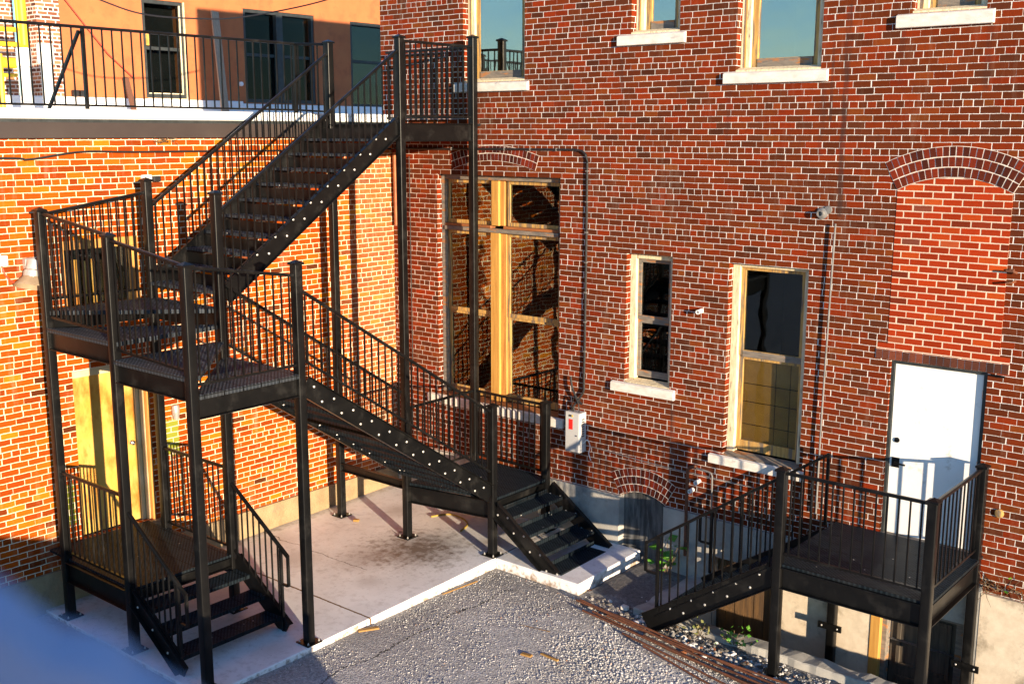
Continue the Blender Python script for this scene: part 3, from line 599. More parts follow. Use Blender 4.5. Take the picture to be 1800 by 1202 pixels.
vv = MB(); vv.box(-.9, y0-.2, 3.6, -.302, -4.4, 4.7); vv.build('dark_room', M['void'], orb)

# ================================================================== STUCCO BUILDING behind the roof
XS = -12.5      # far across the flat roof: the red building's own corner and roof throw the shadow on it
stu = thing('stucco_building', 'orange stuccoed building with dark sash windows standing behind the flat roof', 'building', (XS, 0, 6.1))
def S(x, y, d=0.): return at((x, y), 0, XS+d)
def rect(xl, xr, yt, yb):
    ym = (yt+yb)/2; xm = (xl+xr)/2; return (S(xl,ym).y, S(xr,ym).y, S(xm,yb).z, S(xm,yt).z)
SH = [rect(253,326,2,173), rect(430,554,22,182), rect(617,706,43,190)]
ye = S(109, 90).y
sb = MB(); wall_holes(sb, 'x', (ye, 4.5), (24., 12.5), SH, XS, XS-.5); weld(sb.build('wall', M['stucco'], stu))
zf = S(330, 176).z
up = MB(); up.box(XS+.004, ye-2., 6.0, XS+.09, S(425,180).y, zf); up.box(XS+.004, S(425,180).y+.001, 6.0, XS+.09, 12., zf-.06); up.build('roof_flashing', M['membrane'], stu, bevel=.02)
pr = MB(); pr.box(XS-.9, S(66,60).y, 6.0, XS-.004, ye-.002, 12.5); pr.build('brick_pier', M['pier'], stu)
pr = MB(); pr.box(XS-2., S(-60,60).y, 6.0, XS-.8, at((26,60),0,XS-.8).y, 12.5); pr.build('brick_pier', M['pier'], stu)
for i, (a, b, c, d) in enumerate(SH):
    m = MB(); m.box(XS-.16, a, c, XS-.03, a+.09, d); m.box(XS-.16, b-.09, c, XS-.03, b, d); m.box(XS-.16, a+.0905, d-.09, XS-.03, b-.0905, d); m.box(XS-.16, a+.0905, c, XS-.03, b-.0905, c+.10)
    w = m.build('window', M['darktrim'], stu)
    if i == 0:
        tm = MB(); tm.box(XS-.05, b-.13, c+.10, XS-.02, b-.098, d-.09); tm.box(XS-.05, a+.10, c+.105, XS-.02, b-.14, c+.13); tm.box(XS-.05, a+.02, c-.045, XS+.03, b, c-.004); tm.box(XS-.028, b-.02, c, XS+.01, b+.02, d); tm.build('sash_bead', M['wood_cream'], w)
        p0, p1 = S(257,58), S(271,80); tm = MB(); tm.box(XS-.155, p0.y, p1.z, XS-.148, p1.y, p0.z); tm.build('paper_sheet', M['doorwood'], w)
    mid = (a+b)/2; zm = S(290,86).z
    if i == 1:
        tm = MB(); tm.box(XS-.16, mid-.11, c+.1005, XS-.02, mid+.11, d-.0905); tm.build('mullion', M['darktrim'], w)
    tm = MB(); tm.box(XS-.19, a+.091, zm-.04, XS-.10, b-.091, zm+.04); tm.build('meeting_rail', M['darktrim'], w)
    tm = MB(); tm.box(XS-.18, a+.09, c+.10, XS-.174, b-.09, d-.09); tm.build('pane', M['glass_dim'], w)
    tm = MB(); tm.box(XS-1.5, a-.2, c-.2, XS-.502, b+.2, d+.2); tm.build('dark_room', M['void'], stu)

# ================================================================== SLAB, GROUND, AREAWAY
def slab_z(y): return max(-.02, .024*(y+4.9))
sl = MB()
YS = [-6.22, -5.6, -4.9, -3.8, -2.8, -1.485, -.8, -.02]
def slab_strip(ys, xa, xb):
    n = len(ys)
    v = []
    for y in ys: v += [(xa, y, slab_z(y)), (xb, y, slab_z(y))]
    for y in ys: v += [(xa, y, -.4), (xb, y, -.4)]
    f = [(2*i, 2*i+1, 2*i+3, 2*i+2) for i in range(n-1)]
    o = 2*n
    f += [(o+2*i, o+2*i+2, o+2*i+3, o+2*i+1) for i in range(n-1)]
    f += [(2*i+1, o+2*i+1, o+2*i+3, 2*i+3) for i in range(n-1)]+[(2*i, 2*i+2, o+2*i+2, o+2*i) for i in range(n-1)]
    f += [(0, o, o+1, 1), (2*n-2, 2*n-1, o+2*n-1, o+2*n-2)]
    sl.add(v, f)
slab_strip(YS, -.2, 3.42); slab_strip([-1.485, -.8, -.02], 3.4215, 4.845)
tag(sl.build('concrete_pavement', M['slab'], bevel=.012), kind='structure')

def gz(x, y):
    t = min(max((x-5.)/2.7, 0), 1); b = -.085-.08*t*t*(3-2*t)
    b += .02*(1-min(max((x-3.6)/3., 0), 1))
    return b
gb = MB()
xs = [-60, -20, -5] + [-1+.09*i for i in range(int(13/.09)+1)] + [14, 20, 60, 300]
ys = [-300, -60, -20, -11] + [-9+.09*i for i in range(int(8.9/.09)+1)] + [.1, 1, 20, 60, 300]
nx, ny = len(xs), len(ys)
hole = (5.80, 15.9, -1.22, .2)
V = []
for y in ys:
    for x in xs:
        z = gz(x, y)
        if -1 < x < 12 and -9 < y < 0: z += .012*mn.noise((x*1.1, y*1.1, 0))+.003*mn.noise((x*5, y*5, 3))+.002*mn.noise((x*17, y*17, 7))
        if y > -1.3 and 4.85 < x < 5.9: z += .03
        V.append((x, y, z))
F = []
for j in range(ny-1):
    for i in range(nx-1):
        cx, cy = (xs[i]+xs[i+1])/2, (ys[j]+ys[j+1])/2
        if hole[0] < cx < hole[1] and hole[2] < cy < hole[3]: continue
        F.append((j*nx+i, j*nx+i+1, (j+1)*nx+i+1, (j+1)*nx+i))
gb.add(V, F); tag(gb.build('ground', M['ground'], smooth=False), kind='structure')
# areaway: sunken passage along the red building behind a low concrete kerb
aw = thing('areaway_wall', 'low broken concrete kerb wall around the sunken passage under the side landing', 'wall', (5.8, -1.2, -.1))
def rough_box(x0, y0, z0, x1, y1, z1, name, mat, par, n=24, amp=.02, seed=0):
    L = max(x1-x0, y1-y0); m = MB(); alongx = (x1-x0) > (y1-y0)
    v = []; f = []
    for i in range(n+1):
        t = i/n
        jit = lambda k: amp*mn.noise((t*L*5, k*3.1+seed, seed))
        if alongx:
            x = x0+(x1-x0)*t; v += [(x,y0+jit(1),z0),(x,y0+jit(2),z1+jit(3)),(x,y1+jit(4),z1+jit(5)),(x,y1,z0)]
        else:
            y = y0+(y1-y0)*t; v += [(x0+jit(1),y,z0),(x0+jit(2),y,z1+jit(3)),(x1+jit(4),y,z1+jit(5)),(x1,y,z0)]
    for i in range(n):
        for k in range(4): f.append((4*i+k, 4*i+(k+1)%4, 4*i+4+(k+1)%4, 4*i+4+k))
    f += [(0,1,2,3), (4*n+3,4*n+2,4*n+1,4*n)]
    m.add(v, f); return m.build(name, mat, par, bevel=.012)
rough_box(6.02, -1.34, -2.3, 15.9, -1.12, -.07, 'kerb', M['found'], aw, 110, .024, 1)
rough_box(5.68, -1.46, -2.3, 6.015, -.045, -.01, 'kerb', M['found'], aw, 16, .025, 2)
bf = MB(); bf.box(5.7, -1.3, -2.36, 15.9, .2, -2.3); bf.build('passage_floor', M['found'], aw)

# ================================================================== FIRE ESCAPE
X3, X6, X4 = .46, 1.89, 3.31
YM, YQ, YP, YP2, YR = -6.11, -4.71, -1.67, -.19, -1.42
PW = .105
fe = thing('fire_escape', 'tall black steel outside staircase with wedge shaped winder treads, standing on the concrete slab', 'staircase', (X6, YQ, 0))
ST, GR = M['steel'], M['grip']
def post(x, y, z0, z1, par, cap=True, plate=True, w=PW):
    m = MB(); m.bar((x,y,z0+(.014 if plate else 0)), (x,y,z1), w, w, (0,1,0), chamf=.014); p = m.build('post', ST, par, smooth=True)
    if cap:
        c = MB(); h = w/2+.014; c.box(x-h, y-h, z1+.0005, x+h, y+h, z1+.022)
        c.add([(x-h,y-h,z1+.0225),(x+h,y-h,z1+.0225),(x+h,y+h,z1+.0225),(x-h,y+h,z1+.0225),(x,y,z1+.055)], [(0,1,4),(1,2,4),(2,3,4),(3,0,4),(3,2,1,0)])
        c.build('post_cap', ST, p, bevel=.003)
    if plate:
        c = MB(); c.box(x-.11, y-.11, z0, x+.11, y+.11, z0+.013); c.build('base_plate', ST, p)
        for sx in (-.08, .08):
            for sy in (-.08, .08):
                b = MB(); b.lathe((x+sx, y+sy, z0+.0135), [(.012,0),(.012,.012),(.006,.013),(.006,.028)], 6); b.build('anchor_bolt', M['galv'], p)
    return p
for (x, y, z0, z1) in ((X6,YP,slab_z(YP),7.11), (X3,YP,slab_z(YP),7.11), (X6,YP2,slab_z(YP2),7.20), (X3,YM,-.012,4.965), (X6,YM,-.012,4.76), (X4,YM,-.012,4.545), (X4,YQ,slab_z(YQ),4.445),
                       (X3,YQ,slab_z(YQ),5.265), (X6,YQ,slab_z(YQ),5.155), (X4,YR,slab_z(YR),2.205), (X4,-.23,slab_z(-.2),2.03)):
    post(x, y, z0, z1, fe)

def channel(mb, a, b, h, out, fl=.06, t=.009):
    """C channel from a to b (web centre line), depth h, flanges pointing along out"""
    a, b = Vector(a), Vector(b); d = (b-a).normalized(); o = Vector(out).normalized(); u = o.cross(d).normalized()
    if u.z < 0: u = -u
    mb.bar(a, b, t, h-2*t-.001, u)
    for s in (-1, 1):
        q = u*(s*(h/2-t/2))+o*(fl/2-t/2); mb.bar(a+q, b+q, fl, t, u)
def beam(a, b, h, out, par, name='beam'):
    m = MB(); channel(m, a, b, h, out); return m.build(name, ST, par, bevel=.002)
def bolt(p, axis, par, r=.0155):
    m = MB(); m.lathe(p, [(r,0),(r*.95,.006),(r*.5,.011),(0,.012)], 10, axis); return m.build('bolt', M['galv'], par, smooth=True)

def railing(p0, p1, t0, t1, b0, b1, par, sp=.112, first=.5, end_posts=True, top_w=.042):
    """guard panel between plan points p0 and p1; handrail heights t0..t1, bottom rail b0..b1"""
    p0, p1 = Vector((p0[0], p0[1], 0)), Vector((p1[0], p1[1], 0)); L = (p1-p0).length
    A, B = p0+Vector((0,0,t0)), p1+Vector((0,0,t1)); a, b = p0+Vector((0,0,b0)), p1+Vector((0,0,b1))
    m = MB(); m.bar(A, B, top_w, .036, (0,0,1), chamf=.009); rl = m.build('railing', ST, par, smooth=True)
    m = MB(); m.bar(a, b, .030, .026, (0,0,1)); m.build('bottom_rail', ST, rl)
    n = max(2, int(round(L/sp))); m = MB()
    for i in range(n):
        t = (i+first)/n; q0 = a.lerp(b, t); q1 = A.lerp(B, t)
        m.bar((q0.x,q0.y,q0.z+.012), (q1.x,q1.y,q1.z-.017), .016, .016, (0,1,0))
    m.build('baluster_row', ST, rl); return rl
# winder landing guards
h = PW/2
railing((X4,YM+h), (X4,YQ-h), 4.535, 4.33, 3.325, 3.325, fe)
railing((X6+h,YM), (X4-h,YM), 4.725, 4.555, 3.53, 3.47, fe)
railing((X3+h,YM), (X6-h,YM), 4.945, 4.785, 3.745, 3.70, fe)
railing((X3,YM+h), (X3,YQ-h), 4.94, 5.13, 3.945, 3.93, fe)
# winder beams (deck level at the top of each)
LV = (3.225, 3.42, 3.615, 3.81)
beam((X4+.0,YM+h,LV[0]-.13), (X4+.0,YQ-h,LV[0]-.13), .25, (1,0,0), fe)
beam((X6+h,YM,LV[1]-.13), (X4-h,YM,LV[1]-.13), .25, (0,-1,0), fe)
beam((X3+h,YM,LV[2]-.13), (X6-h,YM,LV[2]-.13), .25, (0,-1,0), fe)
beam((X3,YM+h,LV[3]-.13), (X3,YQ-h,LV[3]-.13), .25, (-1,0,0), fe)
beam((X3+h,YQ+.02,LV[3]-.15), (X6-h,YQ+.02,LV[3]-.15), .25, (0,1,0), fe)
beam((X6+h,YQ+.02,LV[0]-.16), (X4-h,YQ+.02,LV[0]-.16), .25, (0,1,0), fe)
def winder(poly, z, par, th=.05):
    m = MB(); m.prism(poly, z-th, z); o = m.build('winder_tread', M['grip_sunlit'], par, bevel=.004); return o
C6 = (X6, YQ)
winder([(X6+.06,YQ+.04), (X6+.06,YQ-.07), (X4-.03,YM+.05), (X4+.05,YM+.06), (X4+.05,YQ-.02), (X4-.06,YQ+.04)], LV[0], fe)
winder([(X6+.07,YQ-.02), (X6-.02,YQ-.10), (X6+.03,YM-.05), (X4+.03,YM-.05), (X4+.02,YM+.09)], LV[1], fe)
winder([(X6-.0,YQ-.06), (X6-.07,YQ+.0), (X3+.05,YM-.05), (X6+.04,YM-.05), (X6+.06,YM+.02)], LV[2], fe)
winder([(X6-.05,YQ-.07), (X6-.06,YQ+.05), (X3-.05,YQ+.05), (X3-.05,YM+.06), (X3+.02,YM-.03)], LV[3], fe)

def tread(p, axis, width, depth, z, par, nose=.045, mat=None):
    """pan tread: non-slip plate with turned-down front and back; axis 'y' means you climb along y"""
    m = MB(); cx, cy = p
    if axis == 'y':
        m.box(cx-width/2, cy-depth/2, z-.005, cx+width/2, cy+depth/2, z)
        m.box(cx-width/2, cy-depth/2, z-nose, cx+width/2, cy-depth/2+.006, z-.0055); m.box(cx-width/2, cy+depth/2-.006, z-nose, cx+width/2, cy+depth/2, z-.0055)
    else:
        m.box(cx-depth/2, cy-width/2, z-.005, cx+depth/2, cy+width/2, z)
        m.box(cx-depth/2, cy-width/2, z-nose, cx-depth/2+.006, cy+width/2, z-.0055); m.box(cx+depth/2-.006, cy-width/2, z-nose, cx+depth/2, cy+width/2, z-.0055)
    return m.build('tread', mat or GR, par)
# upper flight, rising along +y beside the orange wall
def line_yz(y, y0, z0, k): return z0+k*(y-y0)
up_c = lambda y: 5.195+.684*(y+2.85)
lo_c = lambda y: 3.065-.655*(y+4.65)
near_up = None
for x, out in ((X6-.01, 1), (X3+.01, -1)):
    ya, yb = YQ+h+.01, YP-h
    s = beam((x,ya,up_c(ya)), (x,yb,up_c(yb)), .235, (out,0,0), fe, 'stringer')
    for k in range(10):
        z = 4.015+k*.1965; yc = -4.63+k*.288
        if out == 1:
            for dy in (-.09, .09): bolt((x+.0055, yc+dy, z-.003), (1,0,0), s)
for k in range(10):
    tr = tread(((X3+X6)/2, -4.63+k*.288), 'y', X6-X3-.035, .285, 4.015+k*.1965, fe, .032, M['grip_sunlit'])
    rs = MB(); rs.box(X3+.03, -4.63+k*.288+.137, 4.015+k*.1965+.0005, X6-.03, -4.63+k*.288+.1425, 4.015+k*.1965+.14); rs.build('riser', ST, tr)
railing((X6,YQ+h), (X6,YP-h), 4.955, 6.945, 4.955-.86, 6.945-.86, fe, .108)
railing((X3,YQ+h), (X3,YP-h), 4.965, 6.955, 4.965-.86, 6.955-.86, fe, .108)
# top landing
beam((X6,YP+h,5.87), (X6,YP2-h,5.87), .25, (1,0,0), fe)
beam((X3+h,YP,5.86), (X6-h,YP,5.86), .24, (0,-1,0), fe)
beam((X3+h,YP2,5.86), (X6-h,YP2,5.86), .24, (0,1,0), fe)
m = MB(); m.box(.08, YP+.06, 5.965, X6+.0-.006, -.015, 5.995); m.build('landing_deck', GR, fe)
railing((X6,YP+h), (X6,YP2-h), 7.08, 7.08, 6.09, 6.09, fe, .108)
railing((.06,-.15), (X6-h,-.15), 7.08, 7.08, 6.09, 6.09, fe, .108)
# lower flight, falling along +y
for x, out in ((X4+.01, 1), (X6-.005, -1)):
    ya, yb = YQ+h, (YR if out == 1 else YP)-h
    s = beam((x,ya,lo_c(ya)), (x,yb,lo_c(yb)), .235, (out if out == 1 else -1,0,0), fe, 'stringer')
    for k in range(11):
        z = 1.118+k*.1925; yc = -1.71-k*.2905
        for dy in (-.09, .09):
            if ya < yc+dy < yb: bolt((x+.0055*out, yc+dy, z-.003), (out,0,0), s)
            if out == -1 and ya < yc+dy < yb: bolt((x+.0055, yc+dy, z-.003), (1,0,0), s)
for k in range(11):
    tread(((X4+X6)/2, -1.71-k*.2905), 'y', X4-X6-.035, .285, 1.118+k*.1925, fe, .04)
railing((X4,YQ+h), (X4,YR-h), 4.155, 2.155, 3.37, 1.30, fe, .108)
railing((X6+.03,YQ+h), (X6+.03,YP-.12), 4.09, 2.27, 3.37, 1.50, fe, .108)
# lower landing and its five risers down to the slab (along +x)
ZL = .905
m = MB(); m.prism([(X6+.02,YP+.0), (X4+.03,YR+.055), (X4+.03,-.175), (X6+.02,-.10)], ZL-.035, ZL); m.build('landing_deck', GR, fe)
beam((X6+h,YP+.03,ZL-.165), (X4-h,YR+.01,ZL-.165), .25, (0,-1,0), fe)
beam((X6,YP+h,ZL-.165), (X6,YP2-h,ZL-.165), .25, (-1,0,0), fe)
beam((X6+h,YP2-.0,ZL-.165), (X4-h,-.21,ZL-.165), .25, (0,1,0), fe)
beam((X4-.0,YR+h,ZL-.11), (X4,-.23-h,ZL-.11), .145, (1,0,0), fe)
beam((X3+h,YP,.87), (X6-h,YP,.87), .125, (0,-1,0), fe)
railing((X6,YP+h), (X6,YP2-h), 2.0, 2.0, 1.0, 1.0, fe)
railing((X6+h,YP2), (X4-h,-.22), 2.0, 2.0, 1.0, 1.0, fe)
dn = lambda x: .69-.693*(x-3.5)
for y, out in ((YR+.0, -1), (-.24, 1)):
    s = beam((X4+.065,y,dn(X4+.065)), (4.42,y,dn(4.42)), .235, (0,out,0), fe, 'stringer')
    for k in range(4):
        for dx in (-.09, .09): bolt((3.50+k*.285+dx, y+.0055*out, .69-k*.197), (0,out,0), s)
        if out == 1:
            for dx in (-.09, .09): bolt((3.50+k*.285+dx, y-.0055, .69-k*.197), (0,-1,0), s)
for k in range(4):
    tr = tread((3.50+k*.285, (YR-.24)/2), 'x', abs(YR+.24)-.03, .285, .70-k*.197, fe)
    rs = MB(); rs.box(3.50+k*.285-.1425, YR+.02, .7005-k*.197, 3.50+k*.285-.137, -.26, .76-k*.197); rs.build('back_lip', GR, tr)
# door platform under the winders, with three treads down (along +x)
ZD = .75
m = MB(); m.box(.05, YM+.0, ZD-.03, X6+.04, YQ-.02, ZD); m.build('landing_deck', GR, fe)
beam((X3+h,YM,ZD-.16), (X6-h,YM,ZD-.16), .25, (0,-1,0), fe); beam((X3+h,YQ,ZD-.16), (X6-h,YQ,ZD-.16), .25, (0,1,0), fe)
beam((X6,YM+h,ZD-.10), (X6,YQ-h,ZD-.10), .13, (1,0,0), fe)
railing((X3+h,YM), (X6-h,YM), 1.84, 1.84, .83, .83, fe); railing((X3+h,YQ), (X6-h,YQ), 1.84, 1.84, .83, .83, fe)
dd_ = lambda x: .56-.67*(x-2.10)
for y, out in ((YM, -1), (YQ, 1)):
    s = beam((X6+h,y,dd_(X6+h)), (2.90,y,dd_(2.90)), .22, (0,out,0), fe, 'stringer')
    if out == -1:
        for k in range(3): bolt((2.02+k*.28, y-.0055, .55-k*.19), (0,-1,0), s)
for k in range(3): tread((2.10+k*.285, (YM+YQ)/2), 'x', YQ-YM-.03, .285, .56-k*.19, fe)
def handrail_end(y, ztop0, x0, x1, k, drop, par, zb0, post_x=None):
    """sloping stair guard falling along x, with a returned end"""
    sgn = 1 if x1 > x0 else -1
    z1 = ztop0-k*abs(x1-x0)
    px = post_x if post_x is not None else x1-sgn*.16
    zp = ztop0-k*abs(px-x0)
    rl = railing((x0,y), (px,y), ztop0, zp, zb0, zb0-k*abs(px-x0), par, .112, .5)
    m = MB(); m.bar((px,y,zp), (x1,y,z1), .036, .036, (0,0,1)); m.bar((x1,y,z1+.018), (x1,y,z1-drop), .030, .030, (0,1,0)); m.bar((px,y,z1-drop+.0), (x1-sgn*.0155,y,z1-drop), .026, .026, (0,0,1))
    m.bar((px,y,zp-.02), (px,y,max(.0,zb0-k*abs(px-x0)-.25)), .032, .032, (0,1,0)); m.build('handrail_return', ST, rl)
handrail_end(YM, 1.655, X6+h, 2.99, .665, .36, fe, .80, 2.84)
handrail_end(YQ, 1.655, X6+h, 2.97, .665, .37, fe, .80, 2.84)

# ================================================================== SIDE LANDING with its own steps
XS1, XS2, YS1, YS3 = 7.71, 9.35, -1.66, -.10
en = thing('entrance_stair', 'small black steel landing and steps in front of the white door', 'staircase', (XS1, YS1, -.165))
post(XS1, YS1, -.165, 2.24, en); post(XS2, YS1, -2.3, 2.24, en, plate=False); post(XS2, YS3-.02, -2.3, 2.24, en, plate=False); post(XS1+.02, YS3-.03, -2.3, .93, en, cap=False, plate=False)
ZE = 1.19
m = MB(); m.box(XS1-.05, YS1-.03, ZE-.03, XS2+.05, -.015, ZE); m.build('landing_deck', GR, en)
beam((XS1+h,YS1,ZE-.16), (XS2-h,YS1,ZE-.16), .25, (0,-1,0), en); beam((XS2,YS1+h,ZE-.16), (XS2,YS3-.02-h,ZE-.16), .25, (1,0,0), en)
beam((XS1,YS1+h,ZE-.16), (XS1,YS3-.03-h,ZE-.16), .25, (-1,0,0), en); beam((XS1+h,YS3-.03,ZE-.16), (XS2-h,YS3-.03,ZE-.16), .25, (0,1,0), en)
railing((XS1+h,YS1), (XS2-h,YS1), 2.225, 2.225, 1.30, 1.30, en, .115); railing((XS2,YS1+h), (XS2,YS3-.02-h), 2.225, 2.225, 1.30, 1.30, en, .115)
for (x, y) in ((XS1+.02, YS3-.03), (XS2, YS3-.02)):   # wall brackets of the two rear legs
    m = MB(); m.box(x-.15, y-.075, -.14, x+.15, y-.054, -.06); o = m.build('wall_bracket', ST, en)
    for s_x in (-.1, .1): bolt((x+s_x, y-.0755, -.10), (0,-1,0), o, .012)
es = lambda x: .62+.654*(x-7.02)
for y, out in ((YS1, -1), (-.22, 1)):
    s = beam((XS1-h,y,es(XS1-h)), (6.0,y,es(6.0)), .27, (0,out,0), en, 'stringer')
    for k in range(5):
        z = .245+k*.187; xc = 6.435+k*.286
        for dx in (-.09, .09):
            if xc+dx < XS1-.06: bolt((xc+dx, y+.0055*out, z-.003), (0,out,0), s)
for k in range(6): tread((6.15+k*.286, (YS1-.22)/2), 'x', abs(YS1+.22)-.03, .285, .062+k*.187, en)
def east_guard(y, xt, zt, xb, k, loop, par, zlow):
    L = xt-xb; zb = zt-k*L
    rl = railing((xt,y), (xb+.17,y), zt, zt-k*(L-.17), zt-1.02, zt-1.02-k*(L-.17), par, .118)
    m = MB(); m.bar((xb+.17,y,zt-k*(L-.17)), (xb,y,zb), .036, .036); m.bar((xb,y,zb+.015), (xb,y,zb-loop), .03, .03, (0,1,0))
    m.bar((xb+.17,y,zt-k*(L-.17)-.02), (xb+.17,y,zlow), .034, .034, (0,1,0)); m.bar((xb+.0155,y,zb-loop), (xb+.17,y,zb-loop), .026, .026); m.build('handrail_return', ST, rl)
east_guard(YS1, XS1-h, 2.14, 5.98, .684, .36, en, .16)
east_guard(-.20, 7.60, 2.075, 5.88, .684, .34, en, .16)
m = MB(); m.bar((7.60,-.20,1.19), (7.60,-.20,2.09), .034, .034, (0,1,0)); m.build('rail_post', ST, en)

# ================================================================== ROOF RAILING
rr = thing('roof_railing', 'long black steel guard railing along the white roof edge above the orange brick wall', 'railing', (-.13, -4., 6.145))
railing((-.13,-11.5), (-.13,-1.80), 7.14, 7.125, 6.20, 6.19, rr, .135)
railing((-.13,-1.80), (X3-h,YP+.02), 7.125, 7.10, 6.19, 6.16, rr, .12)
for y in (-1.80, -5.09, -8.4):
    m = MB(); m.bar((-.13,y,6.146), (-.13,y,7.11), .04, .04, (0,1,0)); m.build('post', ST, rr)
m = MB(); m.bar((-.145,-5.13,7.08), (-1.0,-5.13,6.16), .035, .035); m.build('brace', ST, rr)

# ================================================================== WALL FITTINGS of the red building
def tube_thing(name, pts, r, mat, label, cat, n=8, group=None, smooth=True):
    m = MB(); m.tube(pts, r, n); return tag(m.build(name, M[mat], smooth=smooth), label, cat, group)
def smooth_path(pts, k=6):
    pts = [Vector(p) for p in pts]; out = []
    for i in range(len(pts)-1):
        p0, p1, p2, p3 = pts[max(i-1,0)], pts[i], pts[i+1], pts[min(i+2,len(pts)-1)]
        for j in range(k):
            t = j/k; out.append(.5*((2*p1)+(p2-p0)*t+(2*p0-5*p1+4*p2-p3)*t*t+(3*p1-p0-3*p2+p3)*t**3))
    return out+[pts[-1]]
eb = thing('electrical_box', 'grey metal electrical cabinet with a small red label on the dark brick wall', 'electrical box', (3.76, -.001, 1.36))
m = MB(); m.box(3.605, -.155, 1.365, 3.865, -.002, 1.95); e0 = m.build('cabinet', M['boxgrey'], eb, bevel=.006)
m = MB(); m.box(3.615, -.166, 1.375, 3.855, -.156, 1.94); e1 = m.build('cabinet_door', M['boxgrey'], eb, bevel=.004)
m = MB(); m.box(3.675, -.1685, 1.70, 3.745, -.1665, 1.85); m.build('red_label', M['redlabel'], e1)
for i in range(3):
    m = MB(); m.box(3.673+i*.028, -.1685, 1.885, 3.693+i*.028, -.1665, 1.915); m.build('indicator', M['cable'] if i < 2 else M['yellow'], e1)
m = MB(); m.lathe((3.82,-.167,1.62), [(.010,0),(.010,.012)], 8, (0,-1,0)); m.build('latch', M['chrome'], e1)
for i in range(8):
    m = MB(); m.box(3.8655, -.11, 1.60+i*.035, 3.868, -.05, 1.615+i*.035); m.build('vent_slot', M['cable'], e0)
cp = smooth_path([(3.831,-.02,2.9), (3.832,-.03,2.40), (3.83,-.035,2.25), (3.76,-.06,2.12), (3.70,-.09,2.02), (3.71,-.09,1.951)], 6)
cb = MB(); cb.tube([(.08,-.018,5.62), (1.0,-.018,5.622), (2.0,-.018,5.63), (3.62,-.018,5.635), (3.74,-.018,5.62), (3.81,-.018,5.57), (3.832,-.018,5.46), (3.834,-.018,4.5)]+cp, .017, 8)
tag(cb.build('wall_cable', M['cable'], smooth=True), 'thick black cable running across and down the red wall into the grey cabinet', 'cable')
par = bpy.data.objects['wall_cable']
for i, (x, z) in enumerate([(1.3,5.625),(2.35,5.633),(2.83,5.634),(3.3,5.635)]+[(3.833, 5.35-.42*k) for k in range(7)]):
    m = MB()
    if i < 4: m.box(x-.008, -.038, z-.020, x+.008, -.0015, z+.022)
    else: m.box(x-.020, -.038, z-.007, x+.021, -.0015, z+.007)
    m.build('cable_clip', M['pipegal'], par)
tube_thing('cable_tail', smooth_path([(3.82,-.05,2.06), (3.74,-.06,2.13), (3.66,-.07,2.28), (3.62,-.06,2.44)]), .016, 'cable', 'short black cable end sticking up beside the top of the electrical cabinet', 'cable')
tube_thing('cable_loop', smooth_path([(3.80,-.09,1.951), (3.79,-.10,2.08), (3.72,-.10,2.16), (3.67,-.09,2.05), (3.665,-.09,1.951)]), .009, 'cable', 'thin black cable looping above the top of the electrical cabinet', 'cable')
tube_thing('wire_tail', smooth_path([(3.87,-.07,1.50), (3.93,-.06,1.56), (3.97,-.05,1.47), (3.95,-.05,1.36), (3.99,-.05,1.26)]), .006, 'plastic', 'thin white wires hanging from the right side of the electrical cabinet', 'wire')
tube_thing('wall_wire', smooth_path([(3.95,-.02,1.46), (4.5,-.02,1.43), (5.1,-.02,1.405), (5.55,-.02,1.40), (5.86,-.02,1.40), (6.4,-.02,1.39), (7.3,-.02,1.38)]), .007, 'pipegal', 'thin grey wire along the red wall from the cabinet towards the tall window', 'wire')
tube_thing('conduit_pipe', [(7.458,-.05,4.82), (7.44,-.05,3.9), (7.415,-.05,2.4), (7.41,-.05,1.25)], .012, 'pipegal', 'thin vertical grey conduit between the tall window and the white door', 'pipe')
m = MB(); m.lathe((7.27,-.001,4.93), [(.068,0),(.068,.02),(.042,.03),(.042,.08),(.028,.08),(.028,.03),(0,.03)], 16, (.0,-1,0)); m.lathe((7.34,-.001,4.975), [(.05,0),(.045,.02),(.0,.025)], 12, (0,-1,0))
tag(m.build('vent_pipe', M['pipegal'], smooth=True), 'stubby grey pipe end with a plastered collar above the thin conduit', 'pipe')
for (x, z, lab) in ((5.68,3.60,'white plastic pipe stub between the narrow window and the tall window'), (5.73,1.31,'upper white pipe stub inside the bent black pipe loop on the wall'), (5.64,1.17,'lower white pipe stub beside the bent black pipe loop')):
    m = MB(); m.lathe((x,-.001,z), [(.030,0),(.030,.10),(.020,.10),(.020,.03),(0,.03)], 12, (0,-1,-.1)); tag(m.build('pipe_stub', M['plastic'], smooth=True), lab, 'pipe', 'white pipe stubs in the red wall')
tube_thing('gas_pipe', smooth_path([(5.60,-.09,.25), (5.60,-.09,1.35), (5.615,-.09,1.47), (5.66,-.07,1.50), (5.68,-.0,1.50)], 5), .022, 'rust', 'dark rusty pipe rising from the ground and bending into the red wall', 'pipe')
tube_thing('gas_pipe', smooth_path([(5.70,-.03,1.485), (5.88,-.03,1.47), (5.93,-.03,1.44), (5.94,-.03,1.35), (5.945,-.03,.80)], 5), .012, 'pipegal', 'thin grey bent pipe beside the dark rusty pipe on the red wall', 'pipe')
m = MB(); m.box(9.42,-.03,4.40,9.47,-.001,4.44); m.tube([(9.40,-.06,4.42),(9.47,-.06,4.42),(9.50,-.02,4.40)], .014, 6); m.tube([(9.41,-.06,4.29),(9.47,-.05,4.30),(9.49,-.01,4.31)], .014, 6)
tag(m.build('iron_bracket', M['rust']), 'rusty iron hook bracket on the red wall right of the new brick infill', 'bracket')
m = MB(); m.bar((9.32,-.01,3.265),(9.47,-.03,3.26),.02,.02); tag(m.build('iron_strap', M['steel']), 'short black iron strap beside the right end of the door lintel', 'bracket')
